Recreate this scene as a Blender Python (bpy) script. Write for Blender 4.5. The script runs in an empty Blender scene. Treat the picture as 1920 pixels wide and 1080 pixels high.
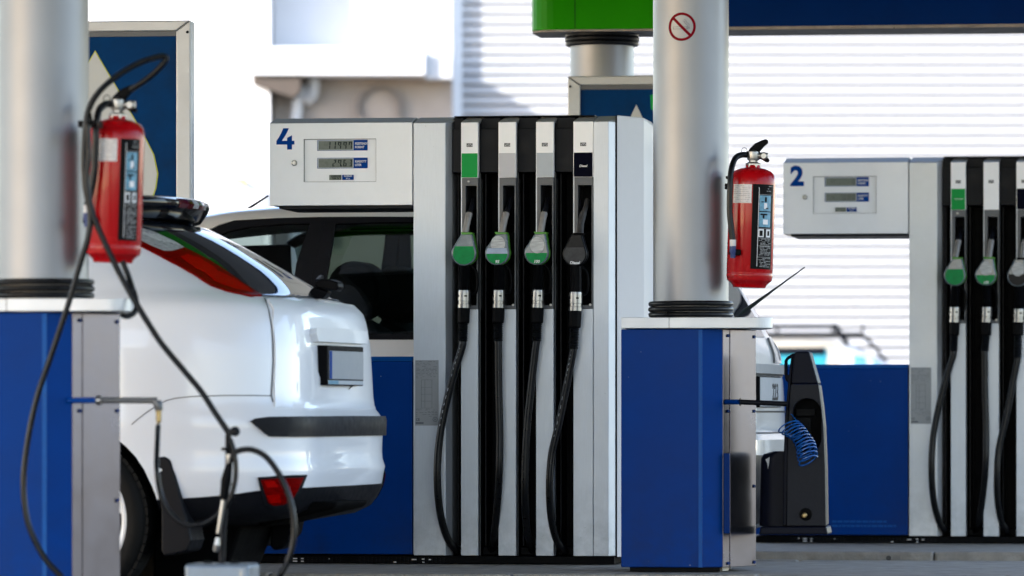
import bpy, bmesh, math, random
import numpy as np
from mathutils import Vector, Matrix

random.seed(7)
C = bpy.context.scene.collection
R = math.radians

# ------------------------------------------------------------------ camera, sky, sun, exposure
F, CX, HY, HC = 9600.0, 960.0, 775.0, 0.75      # focal length in photo pixels, horizon row, camera height in metres
scn = bpy.context.scene
cam = bpy.data.cameras.new('camera')
cam.sensor_width = 36.0
cam.lens = 36.0 * F / 1920.0
cam.shift_y = (HY - 540.0) / 1920.0
cam.clip_start = 0.5
cam.clip_end = 900.0
cam.dof.use_dof = True
cam.dof.focus_distance = 21.9
cam.dof.aperture_fstop = 3.1
cam_o = bpy.data.objects.new('camera', cam)
C.objects.link(cam_o)
cam_o.location = (0, 0, HC)
cam_o.rotation_euler = (R(90), 0, 0)
scn.camera = cam_o

SUN_DIR = Vector((0.78, 0.50, -0.47)).normalized()      # the way the light travels
elev = math.asin(-SUN_DIR.z)
azim = math.atan2(-SUN_DIR.x, -SUN_DIR.y)
w = bpy.data.worlds.new('World')
scn.world = w
w.use_nodes = True
nt = w.node_tree
bgn = nt.nodes.get('Background') or nt.nodes.new('ShaderNodeBackground')
outn = nt.nodes.get('World Output') or nt.nodes.new('ShaderNodeOutputWorld')
sky = nt.nodes.new('ShaderNodeTexSky')
sky.sky_type = 'NISHITA'
sky.sun_disc = False
sky.sun_elevation = elev
sky.sun_rotation = azim % (2 * math.pi)
sky.air_density = 1.0
sky.dust_density = 0.5
wb = nt.nodes.new('ShaderNodeVectorMath')
wb.operation = 'MULTIPLY'
wb.inputs[1].default_value = (1.05, 0.975, 0.985)
nt.links.new(sky.outputs[0], wb.inputs[0])
nt.links.new(wb.outputs[0], bgn.inputs[0])
nt.links.new(bgn.outputs[0], outn.inputs[0])
bgn.inputs[1].default_value = 0.15

sun = bpy.data.lights.new('sun', 'SUN')
sun.energy = 2.3
sun.angle = R(0.5)
sun.color = (1.0, 0.965, 0.92)
sun_o = bpy.data.objects.new('sun', sun)
C.objects.link(sun_o)
sun_o.rotation_euler = SUN_DIR.to_track_quat('-Z', 'Y').to_euler()
sun_o.location = (-10, -10, 20)

scn.view_settings.view_transform = 'Standard'
scn.view_settings.look = 'None'
scn.view_settings.exposure = 2.25
scn.view_settings.gamma = 1.0
scn.view_settings.use_curve_mapping = False

# ------------------------------------------------------------------ materials
_M = {}
def mat(name, col, rough=0.5, metal=0.0, coat=0.0, ns=18.0, na=0.10, bump=0.0, bs=60.0, spec=0.5, ra=0.08, stretch=None):
    if name in _M:
        return _M[name]
    m = bpy.data.materials.new(name)
    m.use_nodes = True
    n, l = m.node_tree.nodes, m.node_tree.links
    p = n.get('Principled BSDF')
    p.inputs['Roughness'].default_value = rough
    p.inputs['Metallic'].default_value = metal
    p.inputs['Coat Weight'].default_value = coat
    p.inputs['Coat Roughness'].default_value = 0.04
    p.inputs['Specular IOR Level'].default_value = spec
    tc = n.new('ShaderNodeTexCoord')
    mp = n.new('ShaderNodeMapping')
    l.new(tc.outputs['Object'], mp.inputs[0])
    if stretch:
        mp.inputs['Scale'].default_value = stretch
    nz = n.new('ShaderNodeTexNoise')
    nz.inputs['Scale'].default_value = ns
    nz.inputs['Detail'].default_value = 6
    nz.inputs['Roughness'].default_value = 0.65
    l.new(mp.outputs[0], nz.inputs[0])
    rp = n.new('ShaderNodeMapRange')
    rp.inputs[1].default_value = 0.3
    rp.inputs[2].default_value = 0.7
    rp.inputs[3].default_value = 1.0 - na
    rp.inputs[4].default_value = 1.0 + na
    l.new(nz.outputs[0], rp.inputs[0])
    mx = n.new('ShaderNodeVectorMath')
    mx.operation = 'SCALE'
    mx.inputs[0].default_value = col[:3]
    l.new(rp.outputs[0], mx.inputs['Scale'])
    l.new(mx.outputs[0], p.inputs['Base Color'])
    rr = n.new('ShaderNodeMapRange')
    rr.inputs[1].default_value = 0.3
    rr.inputs[2].default_value = 0.7
    rr.inputs[3].default_value = max(0.0, rough - ra)
    rr.inputs[4].default_value = min(1.0, rough + ra)
    l.new(nz.outputs[0], rr.inputs[0])
    l.new(rr.outputs[0], p.inputs['Roughness'])
    if bump > 0:
        n2 = n.new('ShaderNodeTexNoise')
        n2.inputs['Scale'].default_value = bs
        n2.inputs['Detail'].default_value = 4
        l.new(mp.outputs[0], n2.inputs[0])
        b = n.new('ShaderNodeBump')
        b.inputs['Strength'].default_value = bump
        b.inputs['Distance'].default_value = 0.01
        l.new(n2.outputs[0], b.inputs['Height'])
        l.new(b.outputs[0], p.inputs['Normal'])
    _M[name] = m
    return m

def glass_mat(name, tint, refl=0.06):
    if name in _M:
        return _M[name]
    m = bpy.data.materials.new(name)
    m.use_nodes = True
    n, l = m.node_tree.nodes, m.node_tree.links
    n.clear()
    o = n.new('ShaderNodeOutputMaterial')
    mix = n.new('ShaderNodeMixShader')
    t = n.new('ShaderNodeBsdfTransparent')
    t.inputs[0].default_value = (*tint, 1)
    g = n.new('ShaderNodeBsdfGlossy')
    g.inputs['Roughness'].default_value = 0.02
    fr = n.new('ShaderNodeFresnel')
    fr.inputs[0].default_value = 1.45
    l.new(fr.outputs[0], mix.inputs[0])
    l.new(t.outputs[0], mix.inputs[1])
    l.new(g.outputs[0], mix.inputs[2])
    l.new(mix.outputs[0], o.inputs[0])
    _M[name] = m
    return m

ALU   = mat('brushed_aluminium', (0.50, 0.53, 0.57), 0.42, 0.45, ns=40, na=0.05, stretch=(6, 6, 0.35))
SHEET = mat('satin_silver_sheet', (0.60, 0.61, 0.62), 0.42, 0.35, ns=5, na=0.05, bump=0.012, bs=8)
COLUM = mat('column_silver_paint', (0.235, 0.243, 0.258), 0.43, 0.65, ns=7, na=0.03, bump=0.004, bs=5, ra=0.03)
def add_specks(m, col=(0.17, 0.17, 0.18), sc=90, mx_=0.10, ns=3.0):
    n, l = m.node_tree.nodes, m.node_tree.links
    p = n.get('Principled BSDF')
    src = p.inputs['Base Color'].links[0].from_socket
    tc = n.new('ShaderNodeTexCoord')
    vo = n.new('ShaderNodeTexVoronoi'); vo.inputs['Scale'].default_value = sc
    l.new(tc.outputs['Object'], vo.inputs[0])
    nz = n.new('ShaderNodeTexNoise'); nz.inputs['Scale'].default_value = ns; nz.inputs['Detail'].default_value = 3
    l.new(tc.outputs['Object'], nz.inputs[0])
    th = n.new('ShaderNodeMapRange'); th.inputs[1].default_value = 0.50; th.inputs[2].default_value = 0.68
    th.inputs[3].default_value = 0.0; th.inputs[4].default_value = mx_
    l.new(nz.outputs[0], th.inputs[0])
    lt = n.new('ShaderNodeMath'); lt.operation = 'LESS_THAN'
    l.new(vo.outputs['Distance'], lt.inputs[0]); l.new(th.outputs[0], lt.inputs[1])
    mx = n.new('ShaderNodeMix'); mx.data_type = 'RGBA'
    l.new(lt.outputs[0], mx.inputs['Factor']); l.new(src, mx.inputs['A'])
    mx.inputs['B'].default_value = (*col, 1)
    l.new(mx.outputs['Result'], p.inputs['Base Color'])
add_specks(COLUM)
def darken_low(m, top=0.55, amt=0.5, col=(0.020, 0.020, 0.022), sc=7):
    """darker towards the bottom of a panel, broken by noise, plus a few scuffs higher up"""
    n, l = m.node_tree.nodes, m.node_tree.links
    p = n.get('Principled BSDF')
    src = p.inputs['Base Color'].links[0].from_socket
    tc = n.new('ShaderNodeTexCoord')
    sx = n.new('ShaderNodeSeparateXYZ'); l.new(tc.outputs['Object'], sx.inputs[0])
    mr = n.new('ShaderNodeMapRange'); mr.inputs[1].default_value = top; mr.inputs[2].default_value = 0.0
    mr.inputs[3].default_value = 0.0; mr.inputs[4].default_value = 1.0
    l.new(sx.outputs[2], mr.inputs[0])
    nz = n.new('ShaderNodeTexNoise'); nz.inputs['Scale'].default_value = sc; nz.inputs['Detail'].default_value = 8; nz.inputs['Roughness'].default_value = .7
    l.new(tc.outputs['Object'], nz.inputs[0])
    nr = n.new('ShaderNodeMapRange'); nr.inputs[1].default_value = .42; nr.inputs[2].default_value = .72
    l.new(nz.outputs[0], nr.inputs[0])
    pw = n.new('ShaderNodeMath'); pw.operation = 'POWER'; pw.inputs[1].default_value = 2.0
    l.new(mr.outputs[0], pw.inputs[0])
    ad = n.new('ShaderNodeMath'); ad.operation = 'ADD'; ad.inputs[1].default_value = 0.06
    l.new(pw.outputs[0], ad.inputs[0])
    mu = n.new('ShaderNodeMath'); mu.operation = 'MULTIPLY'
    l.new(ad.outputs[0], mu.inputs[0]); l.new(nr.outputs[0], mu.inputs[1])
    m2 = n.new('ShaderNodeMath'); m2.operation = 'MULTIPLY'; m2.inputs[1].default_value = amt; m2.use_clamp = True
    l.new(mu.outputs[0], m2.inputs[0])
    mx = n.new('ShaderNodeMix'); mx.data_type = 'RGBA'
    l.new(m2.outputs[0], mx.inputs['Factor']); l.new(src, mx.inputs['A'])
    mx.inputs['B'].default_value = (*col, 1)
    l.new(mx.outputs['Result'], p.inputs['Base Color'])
STEEL = mat('galvanised_steel', (0.088, 0.088, 0.115), 0.24, 0.95, ns=4, na=0.10, bump=0.12, bs=2.0, ra=0.05)
CHROM = mat('worn_nickel', (0.27, 0.268, 0.26), 0.30, 0.9, ns=60, na=0.06, ra=0.03)
SPOUT = mat('worn_spout_metal', (0.26, 0.25, 0.24), 0.45, 0.3, ns=50, na=0.12)
BRASS = mat('dull_brass', (0.30, 0.22, 0.10), 0.4, 0.8, ns=60, na=0.2)
PAINTW = mat('pump_white_paint', (0.84, 0.845, 0.865), 0.38, 0.0, ns=4, na=0.03, coat=0.15, bump=0.02, bs=220)
COVERW = mat('end_cover_paint', (0.66, 0.64, 0.635), 0.5, 0.0, ns=4, na=0.04)
TRIMG = mat('grey_top_trim', (0.27, 0.27, 0.262), 0.55, 0.0, ns=60, na=0.08, bump=0.02, bs=200)
BLUEP = mat('blue_panel_paint', (0.0, 0.036, 0.205), 0.34, 0.0, ns=3, na=0.10, bump=0.008, bs=4, ra=0.06, spec=0.05)
BLUEC = mat('light_blue_edge', (0.004, 0.075, 0.29), 0.35, 0.0, spec=.1)
BLUED = mat('deep_blue_print', (0.0, 0.022, 0.125), 0.35, 0.0, ns=6, na=0.1, spec=.04)
POSTB = mat('poster_blue', (0.0, 0.030, 0.11), 0.4, 0.0, ns=5, na=0.25, spec=.03)
INKB  = mat('blue_lettering', (0.0, 0.045, 0.25), 0.5, 0.0, na=0.03, spec=.05)
BLACK = mat('black_plastic', (0.003, 0.0032, 0.004), 0.45, 0.0, spec=.04, ns=40, na=0.2, bump=0.03, bs=150)
DARKG = mat('dark_grey_metal', (0.005, 0.006, 0.009), 0.40, 0.0, spec=.10, ns=20, na=0.12)
MIDG  = mat('boot_grey_plastic', (0.075, 0.080, 0.087), 0.45, 0.0, ns=30, na=0.08, bump=0.03, bs=200)
RUBB  = mat('hose_rubber', (0.003, 0.0035, 0.0045), 0.32, 0.0, spec=.22, ns=50, na=0.25, bump=0.05, bs=200)
TYRE  = mat('tyre_rubber', (0.006, 0.006, 0.006), 0.6, 0.0, spec=.10, ns=30, na=0.25, bump=0.10, bs=90)
GREEN = mat('green_sign_paint', (0.015, 0.25, 0.0), 0.32, 0.0, ns=3, na=0.06, spec=.06)
GREENL = mat('green_fuel_label', (0.001, 0.29, 0.050), 0.45, 0.0, ns=8, na=0.04, spec=.15)
GREENN = mat('green_nozzle_cover', (0.001, 0.23, 0.055), 0.35, 0.0, ns=35, na=0.18, spec=.12)
GREENR = mat('green_nozzle_rim', (0.055, 0.24, 0.012), 0.40, 0.0, ns=35, na=0.15)
CLEARG = mat('clear_cover_grey', (0.13, 0.16, 0.185), 0.22, 0.0, ns=25, na=0.25, coat=0.15)
CLEARB = mat('clear_cover_blue', (0.26, 0.34, 0.48), 0.22, 0.0, ns=25, na=0.12, coat=0.5)
SCUFF = mat('scuffed_silver_sticker', (0.36, 0.37, 0.37), 0.45, 0.2, ns=14, na=0.45, stretch=(1, 1, 9))
CHARC = mat('charcoal_nozzle_cover', (0.010, 0.010, 0.011), 0.35, 0.0, ns=35, na=0.35, spec=.12)
CHARL = mat('worn_grey_nozzle_cover', (0.045, 0.045, 0.047), 0.42, 0.0, spec=.15, ns=30, na=0.35)
LABW  = mat('pale_grey_label', (0.50, 0.50, 0.53), 0.5, 0.0, na=0.02)
LABB  = mat('bluish_grey_label', (0.42, 0.46, 0.50), 0.5, 0.0, na=0.02)
LABN  = mat('navy_black_label', (0.0015, 0.002, 0.008), 0.45, 0.0, spec=.02)
WHITE = mat('white_print', (0.75, 0.75, 0.76), 0.5, 0.0, na=0.02)
LCD   = mat('lcd_glass', (0.135, 0.155, 0.130), 0.3, 0.0, ns=40, na=0.05, spec=.2)
LCDD  = mat('lcd_segment', (0.004, 0.015, 0.014), 0.5, 0.0, spec=.1)
PLATE = mat('rating_plate', (0.26, 0.27, 0.28), 0.42, 0.2, ns=30, na=0.04)
PRINT = mat('grey_print', (0.07, 0.08, 0.10), 0.5, 0.0)
RED   = mat('extinguisher_red', (0.36, 0.0005, 0.003), 0.25, 0.0, ns=5, na=0.06, coat=0.12, spec=.2)
REDP  = mat('red_print', (0.17, 0.0, 0.008), 0.4, 0.0, na=0.06, spec=.05)
PAPER = mat('white_paper_label', (0.62, 0.60, 0.60), 0.5, 0.0, ns=60, na=0.06)
LABK  = mat('black_sticker', (0.004, 0.0035, 0.004), 0.40, 0.0, spec=.06, ns=70, na=0.3)
PICT  = mat('cyan_pictogram', (0.10, 0.28, 0.40), 0.4, 0.0, ns=60, na=0.35)
NOZB  = mat('blue_hose_tip', (0.01, 0.03, 0.14), 0.4, 0.0)
CARW  = mat('white_car_paint', (0.76, 0.775, 0.81), 0.35, 0.0, ns=2.0, na=0.01, coat=0.6, ra=0.02)
CARS  = mat('silver_car_paint', (0.70, 0.69, 0.67), 0.30, 0.15, ns=2.0, na=0.02, coat=1.0, ra=0.02)
CARC  = mat('cream_car_paint', (0.40, 0.35, 0.26), 0.35, 0.0, ns=2.0, na=0.03, coat=0.6)
CARK  = mat('black_car_trim', (0.007, 0.0075, 0.010), 0.45, 0.0, spec=.10, ns=30, na=0.10, bump=0.02, bs=240)
GLOSSK = mat('gloss_black', (0.003, 0.003, 0.004), 0.10, 0.0, spec=.2, na=0.02, ra=0.02)
REARG = mat('dark_rear_glass', (0.006, 0.009, 0.014), 0.03, 0.0, spec=.8, na=0.02, ra=0.01)
LAMPR = mat('red_lamp_lens', (0.13, 0.0002, 0.0002), 0.35, 0.0, ns=14, na=0.45, coat=0.0, spec=.03, stretch=(3, 1, 8))
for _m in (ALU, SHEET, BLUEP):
    darken_low(_m)
darken_low(PAINTW, .4, .5)
add_specks(BLUEP, (0.16, 0.20, 0.28), 26, 0.09, 2.2)
add_specks(ALU, (0.12, 0.12, 0.13), 40, 0.06, 2.5)
WRING = mat('weathered_ring', (0.17, 0.145, 0.125), 0.8)
LAMPB = mat('bright_red_reflector', (0.30, 0.0008, 0.0003), 0.35, 0.0, ns=30, na=0.3, spec=.03, stretch=(5, 1, 5))
LAMPD = mat('dark_red_lens', (0.07, 0.001, 0.005), 0.10, 0.0, ns=60, na=0.5, spec=.3)
LAMPC = mat('clear_lamp_lens', (0.30, 0.305, 0.31), 0.3, 0.0, ns=90, na=0.35, spec=.2, stretch=(0.3, 1, 2.5))
NUMPL = mat('grey_number_plate', (0.30, 0.325, 0.355), 0.4, 0.0, na=0.02)
RIMM  = mat('alloy_rim', (0.80, 0.80, 0.81), 0.35, 0.15, ns=20, na=0.05)
SEAT  = mat('seat_fabric', (0.012, 0.013, 0.015), 0.8, 0.0, ns=60, na=0.2)
GREYBX = mat('grey_blue_box', (0.16, 0.20, 0.25), 0.35, 0.4, ns=20, na=0.1)
TOWER = mat('inflator_plastic', (0.013, 0.0135, 0.017), 0.55, 0.0, spec=.12, ns=180, na=0.25, bump=0.06, bs=300)
TOWERD = mat('inflator_dark_plastic', (0.003, 0.004, 0.010), 0.45, 0.0, spec=.08, ns=80, na=0.2, bump=0.04, bs=250)
COIL  = mat('blue_coil_tube', (0.002, 0.075, 0.30), 0.28, 0.0, coat=0.3)
CONC  = mat('island_concrete', (0.30, 0.265, 0.225), 0.8, 0.0, ns=9, na=0.30, bump=0.5, bs=70)
ROAD  = mat('forecourt_concrete', (0.062, 0.057, 0.05), 0.8, 0.0, ns=1.3, na=0.2, bump=0.25, bs=40)
CLAD  = mat('white_cladding', (0.435, 0.435, 0.44), 0.6, 0.0, ns=1, na=0.02)
WALLW = mat('white_render', (0.80, 0.79, 0.78), 0.8, 0.0, ns=2, na=0.03)
WALLG = mat('pale_grey_render', (0.50, 0.50, 0.50), 0.8, 0.0, ns=1.5, na=0.05)
WALLB = mat('beige_render', (0.31, 0.265, 0.225), 0.8, 0.0, ns=2.5, na=0.12)
UNDER = mat('underbody_black', (0.002, 0.002, 0.0022), 0.8, 0.0, spec=.05)
BROWN = mat('brown_beam', (0.07, 0.052, 0.038), 0.7, 0.0, ns=4, na=0.15)
YELL  = mat('pale_yellow_paint', (0.75, 0.60, 0.20), 0.6, 0.0)
SOFF  = mat('canopy_soffit_white', (0.5, 0.5, 0.5), 0.6, 0.0, ns=1, na=0.03)
TEAL  = mat('teal_window_reflection', (0.02, 0.22, 0.27), 0.3, 0.0)  # paints the cyan reflection in the far car's side window
FRAMEM = mat('snap_frame_aluminium', (0.36, 0.365, 0.37), 0.4, 0.4, ns=20, na=0.05)
OLIVE = mat('yellow_green_edge', (0.35, 0.40, 0.02), 0.5, 0.0)
DROPW = mat('pale_grey_print', (0.40, 0.41, 0.40), 0.35, 0.0, ns=4, na=0.06)
TINT  = glass_mat('tinted_car_glass', (0.24, 0.30, 0.28))
TINTV = glass_mat('lcd_cover_glass', (0.9, 0.9, 0.9))

add_specks(CONC, (0.06, 0.055, 0.05), 13, 0.16, 2.0)
add_specks(ROAD, (0.012, 0.012, 0.012), 5, 0.25, 1.2)

# ------------------------------------------------------------------ frames, things, parts
class Frame:
    """a local frame standing on the ground: x along the island (to the right and slightly towards the camera), y away, z up"""
    def __init__(s, px, D, yaw):
        s.X, s.Y = (px - CX) / F * D, D
        s.yaw = R(yaw)
        s.c, s.s = math.cos(s.yaw), math.sin(s.yaw)
    def at(s, px, py, d=0.0):
        rx = (px - CX) / F
        t = (d + s.X * s.s + s.Y * s.c) / (rx * s.s + s.c)
        x = (t * rx - s.X) * s.c - (t - s.Y) * s.s
        return Vector((x, d, HC - (py - HY) / F * t))
    def x(s, px, d=0.0): return s.at(px, HY, d).x
    def world(s, p):
        return Vector((s.X + p[0] * s.c + p[1] * s.s, s.Y - p[0] * s.s + p[1] * s.c, p[2]))
    def proj(s, P):
        P = np.asarray(P, float)
        wx = s.X + P[..., 0] * s.c + P[..., 1] * s.s
        wy = s.Y - P[..., 0] * s.s + P[..., 1] * s.c
        return CX + F * wx / wy, HY - F * (P[..., 2] - HC) / wy

class Thing:
    """an Empty at the thing's base; parts are given in the coordinates of the frame and re-based on the Empty"""
    def __init__(s, name, label, cat, frame, base=(0, 0, 0), group=None, tilt=None):
        s.off = Vector(base)
        o = bpy.data.objects.new(name, None)
        o.empty_display_size = 0.1
        C.objects.link(o)
        o.location = frame.world(s.off)
        o.rotation_euler = (0, 0, -frame.yaw)
        if tilt:
            o.rotation_euler = (0, tilt, -frame.yaw)
        o['label'] = label
        o['category'] = cat
        if group: o['group'] = group
        s.o = o
    def part(s, name, bm, m, parent=None, bevel=0.0, smooth=False, label=None, kind=None, seg=2):
        bmesh.ops.translate(bm, verts=bm.verts, vec=-s.off)
        o = link(name, bm, m, bevel, smooth, seg)
        o.parent = parent or s.o
        if label: o['label'] = label
        if kind: o['kind'] = kind
        return o

def link(name, bm, m, bevel=0.0, smooth=False, seg=2):
    bmesh.ops.recalc_face_normals(bm, faces=bm.faces)
    me = bpy.data.meshes.new(name)
    if smooth:
        for f in bm.faces: f.smooth = True
    bm.to_mesh(me)
    bm.free()
    me.materials.append(m)
    o = bpy.data.objects.new(name, me)
    C.objects.link(o)
    if bevel > 0:
        b = o.modifiers.new('bevel', 'BEVEL')
        b.width = bevel
        b.segments = seg
        b.limit_method = 'ANGLE'
        b.angle_limit = R(35)
    if smooth or bevel:
        if smooth:
            me.set_sharp_from_angle(angle=R(38))
    return o

def structure(name, bm, m, loc=(0, 0, 0), bevel=0.0, label=None, yaw=0.0):
    o = link(name, bm, m, bevel)
    o['kind'] = 'structure'
    o.location = loc
    o.rotation_euler = (0, 0, -yaw)
    if label: o['label'] = label
    return o

# ------------------------------------------------------------------ bmesh helpers
def B(): return bmesh.new()

def box(bm, x0, x1, y0, y1, z0, z1):
    vs = [bm.verts.new((x, y, z)) for x in (x0, x1) for y in (y0, y1) for z in (z0, z1)]
    for q in ((0, 1, 3, 2), (4, 6, 7, 5), (0, 4, 5, 1), (2, 3, 7, 6), (0, 2, 6, 4), (1, 5, 7, 3)):
        bm.faces.new([vs[i] for i in q])
    return bm

def hull(bm, pts):
    vs = [bm.verts.new(p) for p in pts]
    r = bmesh.ops.convex_hull(bm, input=vs)
    junk = [v for v in r.get('geom_interior', []) if isinstance(v, bmesh.types.BMVert)]
    if junk: bmesh.ops.delete(bm, geom=junk, context='VERTS')
    return bm

def prism(bm, pts, a, b, axis='y'):
    """extrude a 2D polygon: axis y takes (x,z), axis z takes (x,y), axis x takes (y,z)"""
    def mk(p, t):
        return (p[0], t, p[1]) if axis == 'y' else (p[0], p[1], t) if axis == 'z' else (t, p[0], p[1])
    v0 = [bm.verts.new(mk(p, a)) for p in pts]
    v1 = [bm.verts.new(mk(p, b)) for p in pts]
    bm.faces.new(v0)
    bm.faces.new(v1[::-1])
    n = len(pts)
    for i in range(n):
        bm.faces.new((v0[i], v1[i], v1[(i + 1) % n], v0[(i + 1) % n]))
    return bm

def ellipse(cx, cz, rx, rz, n=28, a0=0, a1=360):
    k = n if a1 - a0 >= 360 else n + 1
    return [(cx + rx * math.cos(R(a0 + (a1 - a0) * i / n)), cz + rz * math.sin(R(a0 + (a1 - a0) * i / n))) for i in range(k)]

def ring(bm, cx, cz, r0, r1, y0, y1, n=28):
    for i in range(n):
        a, b = 2 * math.pi * i / n, 2 * math.pi * (i + 1) / n
        q = [(cx + r * math.cos(t), cz + r * math.sin(t)) for r, t in ((r0, a), (r1, a), (r1, b), (r0, b))]
        prism(bm, q, y0, y1)
    bmesh.ops.remove_doubles(bm, verts=bm.verts, dist=1e-6)
    return bm

def smooth_path(pts, n=8):
    pts = [Vector(p) for p in pts]
    P = [pts[0] * 2 - pts[1]] + pts + [pts[-1] * 2 - pts[-2]]
    out = []
    for i in range(1, len(P) - 2):
        for k in range(n):
            t = k / n
            p0, p1, p2, p3 = P[i - 1], P[i], P[i + 1], P[i + 2]
            out.append(0.5 * ((2 * p1) + (-p0 + p2) * t + (2 * p0 - 5 * p1 + 4 * p2 - p3) * t * t + (-p0 + 3 * p1 - 3 * p2 + p3) * t ** 3))
    out.append(pts[-1])
    return out

def tube(bm, pts, r, n=12, sm=0, caps=True):
    """sweep a circle along a path; r is a number or a list, one per point"""
    rs = list(r) if hasattr(r, '__len__') else None
    if sm:
        if rs:
            k = len(pts)
            q = smooth_path(pts, sm)
            rs = [float(np.interp(i / (len(q) - 1) * (k - 1), range(k), rs)) for i in range(len(q))]
            pts = q
        else:
            pts = smooth_path(pts, sm)
    pts = [Vector(p) for p in pts]
    if rs is None: rs = [r] * len(pts)
    rings, up = [], None
    for i, p in enumerate(pts):
        d = (pts[min(i + 1, len(pts) - 1)] - pts[max(i - 1, 0)])
        d = d.normalized() if d.length > 1e-9 else Vector((0, 0, 1))
        if up is None:
            up = d.cross(Vector((0.31, 0.87, 0.12))).normalized()
        up = (up - d * up.dot(d)).normalized()
        sd = d.cross(up)
        rings.append([bm.verts.new(p + (up * math.cos(2 * math.pi * k / n) + sd * math.sin(2 * math.pi * k / n)) * rs[i]) for k in range(n)])
    for a, b in zip(rings, rings[1:]):
        for k in range(n):
            bm.faces.new((a[k], a[(k + 1) % n], b[(k + 1) % n], b[k]))
    if caps:
        bm.faces.new(rings[0][::-1])
        bm.faces.new(rings[-1])
    return bm

def lathe(bm, prof, c=(0, 0, 0), axis='z', n=40):
    """profile of (radius, height) turned about an axis through c"""
    rings = []
    for r, h in prof:
        rg = []
        for k in range(n):
            a = 2 * math.pi * k / n
            u, v = r * math.cos(a), r * math.sin(a)
            p = (u, v, h) if axis == 'z' else (u, h, v) if axis == 'y' else (h, u, v)
            rg.append(bm.verts.new(Vector(p) + Vector(c)))
        rings.append(rg)
    for a, b in zip(rings, rings[1:]):
        for k in range(n):
            bm.faces.new((a[k], a[(k + 1) % n], b[(k + 1) % n], b[k]))
    bm.faces.new(rings[0])
    bm.faces.new(rings[-1])
    return bm

def text(s, size, x, z, y, depth=0.0008, shear=0.0, bold=0.0, align='LEFT', sx=1.0):
    cu = bpy.data.curves.new('t', 'FONT')
    cu.body = s
    cu.size = size
    cu.extrude = depth
    cu.shear = shear
    cu.offset = bold
    cu.align_x = align
    cu.resolution_u = 3
    ob = bpy.data.objects.new('t', cu)
    C.objects.link(ob)
    dg = bpy.context.evaluated_depsgraph_get()
    me = bpy.data.meshes.new_from_object(ob.evaluated_get(dg))
    bm = B()
    bm.from_mesh(me)
    bpy.data.objects.remove(ob)
    bpy.data.curves.remove(cu)
    bpy.data.meshes.remove(me)
    for v in bm.verts:
        v.co = Vector((x + v.co.x * sx, y - v.co.z, z + v.co.y))
    return bm

SEGS = {'0': 'abcdef', '1': 'bc', '2': 'abged', '3': 'abgcd', '4': 'fgbc', '5': 'afgcd', '6': 'afgedc', '7': 'abcf', '8': 'abcdefg', '9': 'abcfg', ' ': ''}
def seven_seg(bm, s, xr, z0, h, wd, pitch, y0, y1, th, slant=0.08):
    """digits right-aligned so that the last one ends at xr"""
    digits = [c for c in s if c != '.']
    n = len(digits)
    k = 0
    for i, ch in enumerate(digits):
        x0 = xr - (n - 1 - i) * pitch - wd
        hw = h / 2
        def q(xa, xb, za, zb):
            pts = [(x0 + xa + za * slant, z0 + za), (x0 + xb + za * slant, z0 + za), (x0 + xb + zb * slant, z0 + zb), (x0 + xa + zb * slant, z0 + zb)]
            prism(bm, pts, y0, y1)
        g = th * 0.25
        for c in SEGS[ch]:
            if c == 'a': q(th + g, wd - th - g, h - th, h)
            if c == 'd': q(th + g, wd - th - g, 0, th)
            if c == 'g': q(th + g, wd - th - g, hw - th / 2, hw + th / 2)
            if c == 'f': q(0, th, hw + g, h)
            if c == 'e': q(0, th, 0, hw - g)
            if c == 'b': q(wd - th, wd, hw + g, h)
            if c == 'c': q(wd - th, wd, 0, hw - g)
    if '.' in s:
        i = s.index('.')
        x0 = xr - (n - i) * pitch
        prism(bm, [(x0 + 0.0, z0), (x0 + th, z0), (x0 + th, z0 + th), (x0, z0 + th)], y0, y1)
    return bm

def offs(bm, v):
    bmesh.ops.translate(bm, verts=bm.verts, vec=v)
    return bm
# ================================================================== the setting
YAW = 8.0
G0 = Frame(960, 22.0, YAW)          # the grid of the forecourt

bm = B(); box(bm, -400, 400, -60, 600, -0.3, 0.0)
structure('ground', bm, ROAD)

def island(x0, x1, D0, depth):
    """kerbed concrete island made of kerb stones round a filled top, in the grid's direction"""
    fr = Frame(960, D0, YAW)
    bm = B()
    box(bm, x0 + .14, x1 - .14, 0.14, depth - 0.14, -0.05, 0.097)
    o = structure('traffic_island', bm, CONC, fr.world((0, 0, 0)), yaw=fr.yaw)
    # kerb stones, one mesh shared by all
    kb = B(); box(kb, 0, 0.994, 0, 0.136, -0.05, 0.10)
    me = None
    n = int(round(x1 - x0))
    first = link('kerb_stone', kb, CONC, 0.012)
    first['kind'] = 'structure'
    me = first.data
    k = 0
    for row_y in (0.0, depth - 0.136):
        for i in range(n):
            s = first if k == 0 else first.copy()
            if k: C.objects.link(s)
            s.parent = o
            s.location = (x0 + i, row_y, random.uniform(-0.002, 0.002))
            k += 1
    return o, fr

island(-9, 9, 20.78, 2.1)      # island of pump 4
island(-9, 9, 24.28, 2.3)      # island of pump 2
island(-9, 5, 17.12, 1.25)     # nearest island

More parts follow.
